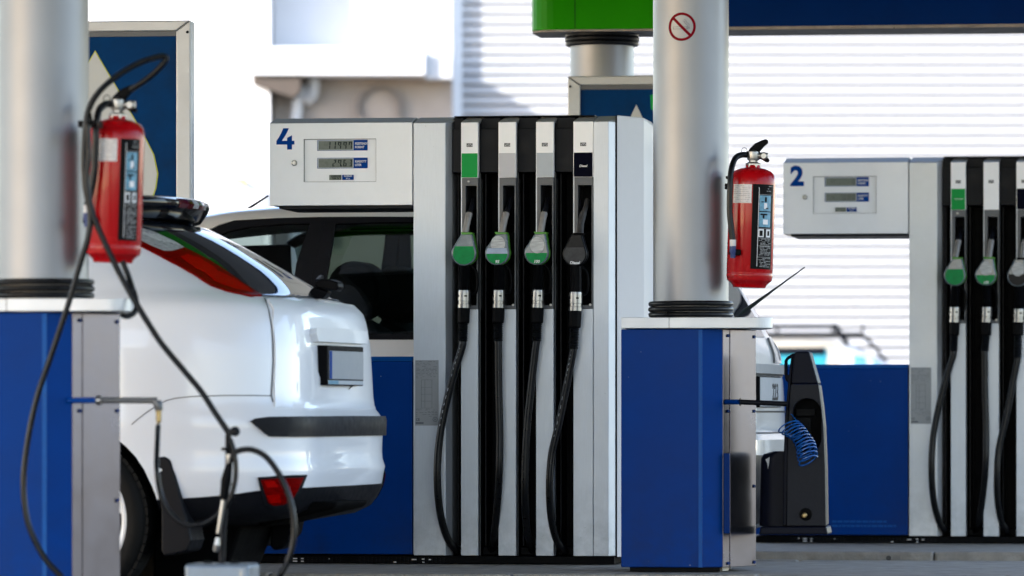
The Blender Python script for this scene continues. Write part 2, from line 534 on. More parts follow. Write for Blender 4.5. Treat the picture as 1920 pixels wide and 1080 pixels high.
# ------------------------------------------------------------------ canopy overhead
cv = Thing('forecourt_canopy', 'flat white canopy roof spanning above all the pumps and columns', 'canopy', G0, (0, 0, 4.9))
bm = B(); box(bm, -15, 6.5, -15.6, 6.4, 4.95, 5.4)
cv.part('roof_deck', bm, SOFF)
bm = B(); box(bm, -15.15, 6.65, -15.75, -15.6, 4.80, 5.7); box(bm, -15.15, 6.65, 6.4, 6.55, 4.80, 5.7)
box(bm, -15.15, -15, -15.6, 6.4, 4.80, 5.7); box(bm, 6.5, 6.65, -15.6, 6.4, 4.80, 5.7)
cv.part('fascia', bm, BLUEP)
sp = B(); box(sp, 0, 0.29, -15.55, 6.35, 4.93, 4.949)
for i in range(70):
    if i == 0:
        so = cv.part('soffit_panel', sp, SOFF)
    else:
        so = so.copy(); C.objects.link(so)
    so.location.x = -14.9 + i * 0.305

# ------------------------------------------------------------------ backdrop buildings
WF = Frame(960, 50.0, 0)
wx = lambda px, D=50.0: (px - CX) / F * D
wz = lambda py, D=50.0: HC - (py - HY) / F * D
cl = Thing('clad_hall', 'long white hall wall clad in narrow horizontal boards behind the pumps', 'building', WF, (4, 0, 0))
bm = B(); box(bm, wx(866), 12, 0.10, 6.0, -0.1, 8.6)
cl.part('wall', bm, WALLW)
bm = B(); box(bm, wx(866) - 0.12, wx(866) , -0.06, 0.2, -0.1, 8.6)
cl.part('corner_trim', bm, WALLW, bevel=0.004)
pitch = 0.0985
prof = [(0.10, 0.0), (0.055, 0.0), (0.055, 0.022), (-0.012, 0.024), (-0.020, 0.034), (-0.018, 0.088), (-0.010, pitch - 0.004), (0.10, pitch - 0.004)]
bb = B(); prism(bb, prof, wx(866), 12.0, 'x')
first = None
for i in range(80):
    if first is None:
        first = cl.part('cladding_board', bb, CLAD)
        z0 = first.location.z
        o = first
    else:
        o = first.copy(); C.objects.link(o)
    o.location.z = z0 + i * pitch

kf = Frame(960, 48.7, 0)
kx = lambda px: wx(px, 48.7)
kz = lambda py: wz(py, 48.7)
kb = Thing('service_kiosk', 'beige and pale grey service building under a thick white slab, left of the clad hall', 'building', kf, (kx(680), 0, 0))
bm = B(); box(bm, kx(503), kx(846), 1.10, 3.0, -0.1, kz(-40)+2)
kb.part('upper_wall', bm, WALLG)
bm = B(); box(bm, kx(505), kx(846), 0.95, 1.098, -0.1, kz(133))
kb.part('lower_wall', bm, WALLB)
bm = B(); box(bm, kx(465), kx(795), 0.45, 1.09, kz(134), kz(82))
kb.part('slab_roof', bm, WALLW, bevel=0.01)
bm = B(); box(bm, kx(795)+.002, kx(846), 0.55, 1.09, kz(140), kz(100))
kb.part('shaded_slab_end', bm, WALLG)  # grey paint puts the shade on the white slab's right end
bm = B(); hull(bm, [(kx(468), y, kz(136)) for y in (0.5, .94)] + [(kx(560), y, kz(136)) for y in (0.5, .94)] + [(kx(470), y, kz(152)) for y in (0.5, .94)] + [(kx(545), y, kz(176)) for y in (0.5, .94)] + [(kx(558), y, kz(165)) for y in (0.5, .94)])
kb.part('eave_beam', bm, BROWN)
bm = B(); tube(bm, [(kx(582), .8, kz(136)), (kx(582), .8, kz(160)), (kx(574), .85, kz(178)), (kx(548), .85, kz(215)), (kx(545), .85, 0)], 0.055, sm=4)
kb.part('downpipe', bm, WALLG, smooth=True)
bm = B(); lathe(bm, [(0.02, 0.02), (0.165, 0.02), (0.19, 0.03), (0.19, 0.04)], (kx(706), .90, kz(192)), 'y', 32)
kb.part('round_vent', bm, WALLB, smooth=True)
bm = B(); ring(bm, kx(706), kz(192), 0.185, 0.225, .86, .945, 32)
kb.part('vent_ring', bm, WRING)

lw = Thing('white_gable_building', 'plain bright white rendered wall at the far left behind the blue poster frame', 'building', kf, (kx(300), 0, 0))
bm = B(); box(bm, kx(-700), kx(500), 0.6, 6, -0.1, 8)
lw.part('wall', bm, WALLW)
yb = Thing('yellow_wall_box', 'small pale yellow box on the white wall above the car roof', 'box', kf, (kx(418), 0.5, kz(350)))
bm = B(); box(bm, kx(380), kx(455), 0.36, 0.598, kz(352), kz(330))
yb.part('casing', bm, YELL, bevel=0.01)
gw = Thing('ground_shade_slab', 'low grey slab painted as diagonal ground shade by the white building', 'wall', kf, (kx(430), -1.5, 0))
bm = B()
prism(bm, [(kx(300), -0.1), (kx(503), -0.1), (kx(503), kz(372)), (kx(455), kz(352)), (kx(300), kz(348))], -0.9, -0.7)
gw.part('wall', bm, WALLG)  # grey slab stands in for the diagonal shade on the ground

# ================================================================== fuel pumps
PF = Frame(835, 22.12, YAW)
REFX = 950
def X(px, d=0.0): return PF.at(px, HY, d).x
def Z(py, d=0.0): return PF.at(REFX, py, d).z
RIBS = [(864.5, 896.5), (934.5, 967.5), (1005, 1038), (1075, 1112)]
ISL = 0.10

def frame_bars(bm, x0, x1, z0, z1, X0, X1, Z0, Z1, y0, y1):
    """a plate x0..x1, z0..z1 with the rectangular hole X0..X1, Z0..Z1"""
    v = []
    for y in (y0, y1):
        v.append([bm.verts.new((x, y, z)) for x, z in ((x0, z0), (x1, z0), (x1, z1), (x0, z1), (X0, Z0), (X1, Z0), (X1, Z1), (X0, Z1))])
    a, b = v
    for i in range(4):
        j = (i + 1) % 4
        bm.faces.new((a[i], a[j], a[4 + j], a[4 + i]))
        bm.faces.new((b[i], b[4 + i], b[4 + j], b[j]))
        bm.faces.new((a[i], b[i], b[j], a[j]))
        bm.faces.new((a[4 + i], a[4 + j], b[4 + j], b[4 + i]))
    return bm

def build_pump(fr, spec):
    T = Thing('fuel_pump', spec['label'], 'fuel pump', fr, (X(835), 0.22, ISL), group='fuel pumps in the two rows')
    DEP = 0.52
    # display head ---------------------------------------------------------
    x0, x1, zt, zb = X(505.5), X(773), Z(228), Z(383)
    px0, px1, pzt, pzb = X(569.5), X(705), Z(258), Z(339)
    bm = B(); box(bm, x0, x1, 0.014, DEP, zb, zt)
    hd = T.part('display_head', bm, PAINTW, bevel=0.003)
    bm = B(); frame_bars(bm, x0, x1, zb, zt, px0, px1, pzb, pzt, 0.0, 0.0135)
    T.part('head_front_plate', bm, PAINTW, parent=hd, bevel=0.0012)
    bm = B()
    xt = X(519, 0.12)
    hull(bm, [(x0, 0.001, zt + .0005), (x1, 0.001, zt + .0005), (x0, DEP, zt + .0005), (x1, DEP, zt + .0005), (xt, 0.11, zt + 0.027), (x1, 0.11, zt + 0.027), (xt, DEP, zt + 0.027), (x1, DEP, zt + 0.027)])
    T.part('top_trim', bm, TRIMG, parent=hd)
    bm = B(); box(bm, X(521), X(770), 0.03, DEP - .03, zb - 0.012, zb - 0.0005)
    T.part('underside_tray', bm, DARKG, parent=hd)
    bm = B(); box(bm, px0 + .002, px1 - .002, 0.0100, 0.0135, pzb + .002, pzt - .002)
    T.part('display_panel', bm, PAINTW, parent=hd)
    bm = B(); frame_bars(bm, px0 - .0004, px1 + .0004, pzb - .0004, pzt + .0004, px0 + .0016, px1 - .0012, pzb + .0012, pzt - .0018, 0.0030, 0.0098)
    T.part('recess_edge_shade', bm, MIDG, parent=hd)  # dark ring painted for the shade line round the recess
    # displays
    for k, (lx0, lx1, bx1, ya, yb, digits, words_) in enumerate(spec['lcds']):
        small = k == 2
        a, b, c2 = X(lx0), X(lx1), X(bx1)
        za, zb2 = Z(yb), Z(ya)
        if not small:
            bm = B(); box(bm, a - .006, c2, 0.0055, 0.0083, za - .004, zb2 + .004)
            T.part('display_bezel', bm, INKB, parent=T.o, bevel=0.003)
            bm = B(); frame_bars(bm, a - .0035, b + .0035, za - .0025, zb2 + .0025, a, b, za, zb2, 0.0035, 0.0052)
            T.part('display_rim', bm, LABB)
        else:
            bm = B(); box(bm, b + .004, c2, 0.0060, 0.0083, za, zb2)
            T.part('display_bezel', bm, INKB)
        bm = B(); box(bm, a, b, 0.0042, 0.0080 if small else 0.0053, za, zb2)
        l = T.part('display', bm, LCD)
        hh = zb2 - za
        if digits:
            bm = B()
            h = hh * 0.76
            if small: seven_seg(bm, digits, b - .002, za + hh * .12, h, h * .50, h * .66, 0.0030, 0.0040, h * .16)
            else: seven_seg(bm, digits, b - .004, za + hh * .12, h, h * .50, h * spec.get('pitch', .82), 0.0030, 0.0040, h * .15)
            T.part('digits', bm, spec['seg'], parent=l)
        # caption
        cap = None
        for i, wd in enumerate(words_):
            sz = hh * (0.36 if not small else 0.42)
            xx = (b + .010) if not small else (b + c2) / 2 + .003
            tb = text(wd, sz, xx, zb2 - hh * (0.44 + 0.40 * i) if not small else zb2 - hh * (.40 + .5 * i), 0.0046, 0.0006, bold=sz * .02, align='LEFT' if not small else 'CENTER', sx=.84 if not small else .80)
            T.part('caption', tb, WHITE)
    # number
    if spec['number'] == '4':
        q = [(187, 163), (250, 163), (232, 205), (205, 255), (172, 305), (230, 305), (230, 272), (285, 243), (285, 305), (312, 305), (312, 348), (285, 348), (285, 405), (230, 405), (230, 348), (110, 348), (110, 305), (140, 262), (165, 215)]
        bm = B(); prism(bm, [(X(500 + a / 6), Z(210 + b / 6)) for a, b in q], -0.0012, -0.0002)
    else:
        bm = text('2', (Z(236) - Z(277)) * 1.42, X(521), Z(276.5), -0.0008, 0.0006, bold=.0055)
    T.part('pump_number', bm, INKB)
    bm = B(); lathe(bm, [(0.0125, 0.0), (0.0125, -0.006), (0.009, -0.009), (0.009, -0.006), (0.005, -0.006), (0.005, -0.011), (0.001, -0.011)], (X(552), -0.0003, Z(303)), 'y', 20)
    T.part('door_lock', bm, CHROM, smooth=True)
    # tall side panel --------------------------------------------------------
    a, b = X(775.5), X(835)
    zt, zb = Z(229), Z(1042)
    bm = B(); hull(bm, [(a, 0, z) for z in (zb, zt)] + [(b, 0, z) for z in (zb, zt)] + [(b + .022, 0.05, z) for z in (zb, zt)] + [(a, DEP, z) for z in (zb, zt)] + [(b + .022, DEP, z) for z in (zb, zt)])
    tp = T.part('tall_panel', bm, ALU if not spec.get('white_panel') else SHEET, bevel=0.002)
    bm = B(); hull(bm, [(a, .001, zt + .0005), (b, .001, zt + .0005), (a, DEP, zt + .0005), (b + .022, .05, zt + .0005), (b + .022, DEP, zt + .0005), (a + .012, .11, zt + .029), (b + .036, .11, zt + .029), (a + .012, DEP, zt + .029), (b + .036, DEP, zt + .029)])
    T.part('top_trim', bm, TRIMG, parent=tp)
    # rating plate
    ra, rb, rz1, rz0 = X(778.5), X(822.5), Z(675), Z(798)
    bm = B(); box(bm, ra, rb, -0.0012, -0.0002, rz0, rz1)
    rp = T.part('rating_plate', bm, PLATE)
    bm = B()
    rr = random.Random(3)
    W_, H_ = rb - ra, rz1 - rz0
    def bar(u0, u1, v, t=0.0045):
        box(bm, ra + W_ * u0, ra + W_ * u1, -0.0019, -0.0012, rz1 - H_ * (v + t), rz1 - H_ * v)
    for v in (0.02, .045, .07, .095, .12, .14, .155, .18, .205, .225, .25, .27, .745, .76, .785, .80, .83, .855):
        u = 0.03
        while u < .9:
            L = rr.uniform(.05, .2)
            if rr.random() < .78: bar(u, min(.95, u + L), v)
            u += L + rr.uniform(.02, .08)
    for v in (.30, .415, .52, .625, .73): bar(.26, .72, v, .003)
    for u in (.26, .41, .71): box(bm, ra + W_ * u, ra + W_ * (u + .012), -0.0019, -0.0012, rz1 - H_ * .732, rz1 - H_ * .30)
    bar(.02, .36, .95, .022)
    T.part('printed_lines', bm, PRINT, parent=rp, kind='stuff')
    T.part('printed_mark', text('CE', H_ * .05, ra + W_ * .03, rz1 - H_ * .925, -0.0015, .0004, bold=.0004), PRINT, parent=rp)
    T.part('printed_mark', text('D', H_ * .035, ra + W_ * .815, rz1 - H_ * .918, -0.0015, .0004, bold=.0004), PRINT, parent=rp)
    bm = B(); ring(bm, ra + W_ * .85, rz1 - H_ * .905, .0085, .0105, -0.0019, -0.0012, 20)
    T.part('printed_mark', bm, PRINT, parent=rp)
    # hose bay ---------------------------------------------------------------
    bm = B(); box(bm, X(835) + .03, X(1113), 0.30, DEP, zb, Z(231))
    T.part('bay_back', bm, BLACK)
    bm = B(); box(bm, X(835) + .030, X(1112), 0.06, 0.50, Z(217.5), Z(215.5))
    T.part('roof_sheet', bm, BLACK)
    ends = [(X(835) + .024, X(864.5) - .001)] + [(X(RIBS[i][1]) + .001, X(RIBS[i + 1][0]) - .001) for i in range(3)]
    first = None
    for i, (sa, sb) in enumerate(ends):
        bm = B(); box(bm, sa, sb, 0.045, 0.298, Z(322), Z(240)); box(bm, sa, sb, 0.075, 0.298, Z(239.7), Z(219))
        T.part('bay_cover', bm, DARKG if i % 2 else DARKG, bevel=0.002)
        bm = B(); box(bm, sa + .004, sb - .004, 0.10, 0.29, zb, zb + 0.035)
        T.part('hose_outlet', bm, BLACK, bevel=0.004)
        # guide rail standing in each bay
        bm = B(); box(bm, sa + .012, sa + .018, 0.12, 0.29, zb + .04, Z(323))
        T.part('guide_rail', bm, DARKG)
    # ribs -------------------------------------------------------------------
    for i, (ra_, rb_) in enumerate(RIBS):
        a, b = X(ra_), X(rb_)
        zb0, zt0 = Z(333), Z(579.5)
        bm = B(); box(bm, a, b, 0, 0.038, zb0, zt); 
        rib = T.part('rib', bm, PAINTW, bevel=0.0015)
        bm = B(); box(bm, a, b, 0, 0.038, zb, zt0)
        T.part('rib_lower_panel', bm, ALU, parent=rib, bevel=0.0015)
        bm = B(); box(bm, a + .001, a + 0.009, 0.14, 0.298, zt0 + .001, zb0 - .001); box(bm, b - 0.009, b - .001, 0.038, 0.298, zt0 + .001, zb0 - .001)
        box(bm, a + .001, b - .001, 0.0385, 0.298, zb0, zt - .001); box(bm, a + .001, b - .001, 0.0385, 0.298, zb, zt0)
        T.part('rib_side', bm, DARKG, parent=rib)
        # paler strips painted as thin highlights along the side
        bm = B(); box(bm, b + .0002, b + .0032, 0.05, 0.056, zb, Z(323))
        T.part('edge_highlight', bm, MIDG, parent=rib)
        bm = B(); hull(bm, [(a, .001, zt + .0005), (b, .001, zt + .0005), (a, .30, zt + .0005), (b, .30, zt + .0005), (a + .016, .11, zt + .029), (b + .010, .11, zt + .029), (a + .016, .30, zt + .029), (b + .010, .30, zt + .029)])
        T.part('top_trim', bm, TRIMG, parent=rib)
        # fuel label and badge
        lm, ltxt = spec['fuels'][i]
        bm = B(); box(bm, a + .0025, b - .0025, -0.0016, -0.0004, Z(332.3), Z(287))
        fl = T.part('fuel_label', bm, lm, parent=None)
        if ltxt == 'Diesel':
            tb = text('Diesel', .0135, (a + b) / 2, Z(314), -0.0022, .0004, shear=.25, bold=.0003, align='CENTER')
            T.part('fuel_name', tb, WHITE, parent=fl)
        elif ltxt == 'scribble':
            bm = B(); tube(bm, [(a + .018 + k * .004, -0.002, Z(309) + .003 * math.sin(k * 2.1)) for k in range(12)], 0.0011, 5, sm=2)
            T.part('fuel_name', bm, WHITE, parent=fl)
        bm = B(); box(bm, (a + b) / 2 - .013, (a + b) / 2 + .013, -0.0014, -0.0004, Z(275), Z(268.3))
        bd = T.part('badge', bm, MIDG)
        bm = B()
        for u, v in ((-.010, -.002), (-.006, .002), (-.001, -.001), (.004, .003), (.008, -.002), (.000, .0035), (-.008, -.0045), (.006, -.004)):
            box(bm, (a + b) / 2 + u, (a + b) / 2 + u + .0045, -.0020, -.0014, (Z(271.7) + v), (Z(271.7) + v + .0014))
        T.part('badge_marks', bm, WHITE, parent=bd)
        # nozzle boot: a framed recess
        bx0, bx1 = a + .0045, b + .000
        bm = B(); frame_bars(bm, bx0, bx1, zt0, zb0, bx0 + .016, bx1 - .006, zt0 + .016, Z(348), -0.004, 0.16)
        boot = T.part('nozzle_boot', bm, MIDG, bevel=0.001)
        bm = B(); box(bm, a, bx0 - .0003, -0.001, 0.14, zt0, zb0)
        T.part('boot_edge', bm, ALU, parent=boot)
        bm = B(); box(bm, bx0 + .002, bx1 - .003, 0.1605, 0.17, zt0 + .002, zb0 - .002)
        T.part('boot_back', bm, BLACK, parent=boot)
        bm = B(); hull(bm, [(bx0 + .017, 0.03, Z(420)), (bx1 - .007, .03, Z(420)), (bx0 + .017, .159, Z(372)), (bx1 - .007, .159, Z(372)), (bx0 + .017, .159, Z(440)), (bx1 - .007, .159, Z(440))])
        offs(bm, (0, .045, 0))
        T.part('boot_lip', bm, DARKG, parent=boot)
        sx = bx0 + .029 if i == 0 else bx1 - .012
        sz = Z(340) if i == 0 else Z(572)
        bm = B(); lathe(bm, [(0.0062, 0), (0.0062, -.002), (.004, -.003), (.004, -.0015), (.001, -.0015)], (sx, -.0042, sz), 'y', 14)
        T.part('screw', bm, CHROM, parent=boot, smooth=True)
        if i == 3:
            bm = B(); box(bm, bx0 + .006, bx1 - .012, -.0055, -.0042, Z(346), Z(335))
            T.part('blank_plate', bm, MIDG, parent=boot)
    # right-hand end ---------------------------------------------------------
    a, b = X(1112.8), X(1141)
    bm = B(); hull(bm, [(a, 0, z) for z in (zb, zt)] + [(b, 0, z) for z in (zb, zt)] + [(X(1153, .035), 0.035, z) for z in (zb, zt)] + [(a, .25, z) for z in (zb, zt)] + [(X(1153, .035), .25, z) for z in (zb, zt)])
    ep = T.part('corner_panel', bm, ALU, bevel=0.002)
    bm = B(); e = X(1153, .035)
    hull(bm, [(a, .001, zt + .0005), (b, .001, zt + .0005), (e, .035, zt + .0005), (a, .25, zt + .0005), (e, .25, zt + .0005), (a + .014, .11, zt + .029), (e + .004, .11, zt + .029), (a + .014, .25, zt + .029), (e + .004, .25, zt + .029)])
    T.part('top_trim', bm, TRIMG, parent=ep)
    bm = B(); zz = Z(216)
    pts = [(X(1154.5, .05), .05), (X(1156, .05), .05), (X(1156.5, .3), .30), (X(1155, .3), .30)]
    prism(bm, pts, ISL + .03, zz + .001, 'z')
    T.part('joint_strip', bm, BLACK)
    bm = B()
    A_, B_, C_ = X(1157, .06), X(1207, .22), X(1222, .34)
    lo = ISL + .03
    hull(bm, [(A_, .06, lo), (A_, .06, zz), (B_, .22, lo), (B_, .22, zz - .004), (C_, .34, lo), (C_, .34, Z(229)), (A_, .51, lo), (A_, .51, zz), (C_, .51, lo), (C_, .51, Z(229)), (B_, .51, zz - .004)])
    T.part('end_cover', bm, COVERW, bevel=0.003)
    # lower blue cabinet -------------------------------------------------------
    x0, x1 = X(436), X(772.5)
    bm = B(); box(bm, x0, x1, 0.004, DEP, Z(1040), Z(677))
    cb = T.part('cabinet', bm, BLUEP, bevel=0.003)
    bm = B(); hull(bm, [(x0, .004, Z(676.5)), (x1, .004, Z(676.5)), (x0, DEP, Z(676.5)), (x1, DEP, Z(676.5)), (x0, .035, Z(668)), (x1, .035, Z(668)), (x0, DEP, Z(668)), (x1, DEP, Z(668))])
    T.part('cabinet_top_edge', bm, BLUEC, parent=cb)
    if spec.get('notice'):
        bm = B()
        rr = random.Random(5)
        for v, u0, u1 in ((1011, 610, 727), (1020.5, 610, 748)):
            u = u0
            while u < u1:
                L = rr.uniform(4, 13)
                box(bm, X(u), X(min(u + L, u1)), .0028, .0039, Z(v + 2.2), Z(v - 2.2))
                u += L + 2
        T.part('notice_lines', bm, BLUEC, parent=cb, kind='stuff')
    # plinth -------------------------------------------------------------------
    bm = B(); box(bm, x0 + .02, X(1150), 0.035, DEP - .03, ISL, Z(1043))
    pl = T.part('plinth', bm, BLACK, bevel=0.003)
    bm = B()
    for u in [520 + 7.5 * i for i in range(16)] + [670 + 7.5 * i for i in range(22)]:
        for v in (1047.5, 1051.5, 1055.5):
            box(bm, X(u), X(u + 4), .031, .0349, Z(v + 1), Z(v - 1))
    T.part('vent_slots', bm, DARKG, parent=pl, kind='stuff')
    bm = B()
    for u, v, wd in ((536, 1048, 3), (547, 1049, 8), (562, 1049, 5), (547, 1054, 8), (562, 1054, 5), (614, 1049, 2), (736, 1055, 5), (770, 1050, 9), (789, 1049, 5), (802, 1050, 4), (790, 1055, 4)):
        box(bm, X(u), X(u + wd), .0285, .0308, Z(v + 1.2), Z(v - .8))
    T.part('plinth_glints', bm, PAPER, parent=pl, kind='stuff')  # pale bits stand in for glints on the black plinth
    # back skin closes the machine
    bm = B(); box(bm, X(835) + .03, X(1154), DEP + .001, DEP + .012, ISL + .03, Z(229))
    T.part('rear_panel', bm, PAINTW)
    return T

LC4 = [(597, 661, 688.8, 261.7, 278.3, '11997', ('FIZETENDŐ', 'FORINT')), (597, 661, 688.8, 295.3, 311.8, '29.63', ('KIADOTT', 'LITER')), (617, 639.5, 662.5, 325.7, 335.3, '404.9', ('EGYSÉGÁR', 'FT / L'))]
# the fourth nozzle of pump 2 stands outside the frame
LC2 = [(597, 661, 688.8, 261.7, 278.3, '0', ('FIZETENDŐ', 'FORINT')), (597, 661, 688.8, 295.3, 311.8, '0.00', ('KIADOTT', 'LITER')), (617, 639.5, 662.5, 325.7, 335.3, '', ('EGYSÉGÁR', 'FT / L'))]
LCDF = mat('faint_lcd_segment', (0.075, 0.09, 0.08), 0.4)
build_pump(PF, dict(label='silver and blue fuel pump marked with a large blue 4, in sharp focus', number='4', lcds=LC4, seg=LCDD,
    fuels=[(GREENL, ''), (LABW, ''), (LABB, ''), (LABN, 'Diesel')]))
PF2 = Frame(1757, 25.62, YAW)
build_pump(PF2, dict(label='silver and blue fuel pump marked with a blue 2, cut by the right edge', number='2', lcds=LC2, seg=LCDF, notice=True, white_panel=True,
    fuels=[(GREENL, 'scribble'), (PAINTW, ''), (LABN, ''), (LABN, '')]))

# ------------------------------------------------------------------ nozzles with their hoses
def teardrop(cx, top, bot, w, skew=0.0, n=40):
    """nozzle cover outline: straight shoulders from a narrow top down to a round belly"""
    r = w / 2
    cz = bot + r
    pts = []
    th = w * 0.21
    for k in range(n + 1):
        a = R(180 - 32) + R(180 + 64) * k / n if False else R(158) + R(224) * k / n
        pts.append((cx + r * math.cos(a), cz + r * math.sin(a)))
    pts.append((cx + skew + th, top))
    pts.append((cx + skew - th, top))
    return pts

NOZ = [
  dict(cx=869.8, top=437, bot=498, w=47, skew=5.5, spout=[(872, 437), (877, 412), (880, 400)], tip=[(880, 401), (886, 384), (888, 372)], collar=(864, 887), grip=[(872, 498), (871.5, 520), (870.5, 544)], gw=21,
       hose=[(867.5, 640), (866, 652), (851, 701), (834, 769), (823, 833), (820, 897), (825, 960), (838, 1007), (853, 1029), (858, 1036)], style='green'),
  dict(cx=932, top=437, bot=497.5, w=46, skew=9, spout=[(941, 437), (946, 412), (949, 400)], tip=[(949, 401), (955, 384), (958, 372)], collar=(927.5, 952), grip=[(936, 497), (936, 520), (935.5, 544)], gw=21,
       hose=[(934, 640), (934.5, 655), (935, 726), (937, 812), (936, 884), (932, 952), (925, 1010), (921, 1034)], style='95'),
  dict(cx=1006, top=437, bot=497.5, w=46, skew=7, spout=[(1014, 437), (1018, 412), (1020.5, 400)], tip=[(1020.5, 401), (1025, 384), (1028, 372)], collar=(1001, 1026), grip=[(1009.5, 497), (1009, 520), (1009, 544)], gw=21,
       hose=[(1006, 640), (1004, 655), (997, 714), (989, 790), (985, 858), (984, 926), (987, 986), (994, 1020), (1000, 1034)], style='100'),
  dict(cx=1077.5, top=439, bot=500, w=46, skew=3.5, spout=[(1088, 439), (1089, 420), (1094, 400)], tip=[(1094, 401), (1099, 388), (1101, 376)], collar=(1074, 1095), grip=[(1079.5, 500), (1080, 525), (1079.5, 548)], gw=22,
       hose=[(1075, 655), (1073.5, 665), (1064, 714), (1049, 790), (1035, 850), (1030.5, 909), (1033, 965), (1042, 1007), (1056, 1030), (1063, 1036)], style='diesel'),
]
STY = {  # body, belly, patch
 'green': dict(rim=GREENR, body=CLEARG, belly=GREENN, split=.60, text=None),
 '95': dict(rim=GREENR, body=CLEARG, belly=GREENN, split=.36, text='95', oval=True, band=True),
 '100': dict(rim=GREENR, body=CLEARG, belly=GREENN, split=.38, text='100', oval=True),
 'diesel': dict(rim=BLACK, body=CHARC, belly=CHARL, split=.58, text='Diesel'),
 'grey': dict(rim=BLACK, body=CLEARG, belly=CHARC, split=.45, text=None, oval=True),
}
def clip_z(pts, zc, above):
    out = []
    n = len(pts)
    for i in range(n):
        p, q = pts[i], pts[(i + 1) % n]
        ip = (p[1] > zc) == above
        iq = (q[1] > zc) == above
        if ip: out.append(p)
        if ip != iq:
            t = (zc - p[1]) / (q[1] - p[1])
            out.append((p[0] + (q[0] - p[0]) * t, zc))
    return out

def build_nozzle(fr, n, style, label, grp):
    st = STY[style]
    d = -0.075
    P = lambda p, dd=d: (X(p[0], dd), dd, Z(p[1], dd))
    T = Thing('fuel_nozzle', label, 'fuel nozzle', fr, (X(n['cx'], d), d, Z(n['bot'], d)), group=grp)
    cx, top, bot, w = X(n['cx'], d), Z(n['top'], d), Z(n['bot'], d), X(n['cx'] + n['w'], d) - X(n['cx'], d)
    sk = X(n['cx'] + n['skew'], d) - cx
    # body behind the cover
    bm = B(); prism(bm, teardrop(cx + .004, top - .002, bot + .001, w * .97, sk), d + .018, d + .055)
    T.part('nozzle_body', bm, st['rim'], bevel=0.006, smooth=True)
    out = teardrop(cx, top, bot, w, sk)
    bm = B(); prism(bm, out, d - .004, d + .0175)
    cvr = T.part('cover', bm, st['body'], bevel=0.007, smooth=True, seg=3)
    zc = bot + (top - bot) * st['split']
    inner = teardrop(cx, top - .006, bot + .006, w * .86, sk)
    low = clip_z(inner, zc, False)
    bm = B(); prism(bm, low, d - .0058, d - .0042)
    T.part('cover_band', bm, st['belly'], parent=cvr)
    if st.get('oval'):
        oz = bot + (top - bot) * (.66 if style == '95' else .62)
        e = ellipse(cx + sk * .2, oz, w * .29, w * .33, 24)
        if style == '95': e = clip_z(e, bot + (top - bot) * .54, True)
        bm = B(); prism(bm, e, d - .0066, d - .0043)
        T.part('scuffed_sticker', bm, SCUFF, parent=cvr)
    if st.get('band'):
        mid = clip_z(clip_z(inner, bot + (top - bot) * .53, False), zc + .0005, True)
        bm = B(); prism(bm, mid, d - .0060, d - .0042)
        T.part('cover_band', bm, CLEARB, parent=cvr)
    if st['text']:
        big = style == 'diesel'
        tb = text(st['text'], .017 if big else .0175, cx + .001, bot + .010, d - .0070, .0005, shear=.22, bold=.0005, align='CENTER')
        T.part('lettering', tb, WHITE, parent=cvr)
    # collar
    c0, c1 = X(n['collar'][0], d), X(n['collar'][1], d)
    bm = B(); prism(bm, [(c0, top + .005), (c1, top + .003), (c1 - .002, top - .005), (c0 + .006, top - .006)], d - .009, d + .05)
    T.part('collar', bm, GREENR if style not in ('diesel', 'grey') else BLACK, bevel=0.002)
    # spout
    bm = B(); sp_ = [P(p, dd) for p, dd in zip(n['spout'], (d + .022, d + .035, d + .05))]
    rs = [.0145, .0145, .0150]
    tube(bm, sp_, rs, 16)
    T.part('spout_sleeve', bm, SPOUT if style != 'diesel' else CHARL, smooth=True)
    bm = B(); tube(bm, [P(p, dd) for p, dd in zip(n['tip'], (d + .052, d + .09, d + .12))], [.0125, .0110, .0105], 14)
    T.part('spout_tip', bm, DARKG if style != 'diesel' else CHARL, smooth=True)
    # grip
    g = [Vector(P(p, d + .012)) for p in n['grip']]
    gr = (X(n['cx'] + n['gw'], d) - cx) / 2
    bm = B()
    rows = 26
    q, rs = [], []
    for i in range(rows * 2 + 1):
        t = i / (rows * 2)
        p = g[0].lerp(g[1], t * 2) if t < .5 else g[1].lerp(g[2], t * 2 - 1)
        q.append(p); rs.append(gr * (0.93 + .07 * t) * (1.0 if (i % 2 and style != 'diesel') or style == 'diesel' else .955))
    tube(bm, q, rs, 18)
    T.part('grip', bm, BLACK, smooth=style == 'diesel')
    if style == 'diesel':
        bm = B()
        for k in (-2, -1, 0, 1, 2):
            a = k * .35
            tube(bm, [Vector(g[0]) + Vector((gr * math.sin(a), -gr * math.cos(a), 0)), Vector(g[2]) + Vector((gr * math.sin(a), -gr * math.cos(a), 0))], .0017, 6)
        T.part('grip_ridges', bm, BLACK)
    # trigger guard seen beside the grip
    gx, gz = g[0].x, g[0].z
    bm = B(); tube(bm, [(gx + .010, d + .05, gz + .01), (gx + .040, d + .055, gz - .02), (gx + .048, d + .055, gz - .07), (gx + .040, d + .055, gz - .115), (gx + .012, d + .03, gz - .125)], .006, 8, sm=4)
    T.part('trigger_guard', bm, BLACK, smooth=True)
    # swivel
    y_end = n['grip'][2][1]
    dy = 0 if style != 'diesel' else 6
    s0, s1 = Vector(g[2]), Vector(P((n['grip'][2][0] - .6, 577 + dy), d + .012))
    ax = (s1 - s0)
    bm = B(); fr_ = [(0, 1.06), (.10, 1.10), (.12, 1.10), (.60, 1.12), (.62, 1.04), (.78, 1.04), (.80, 1.14), (1, 1.14)]
    tube(bm, [s0 + ax * t for t, _ in fr_], [gr * k for _, k in fr_], 20)
    sw = T.part('swivel', bm, CHROM, smooth=True)
    bm = B()
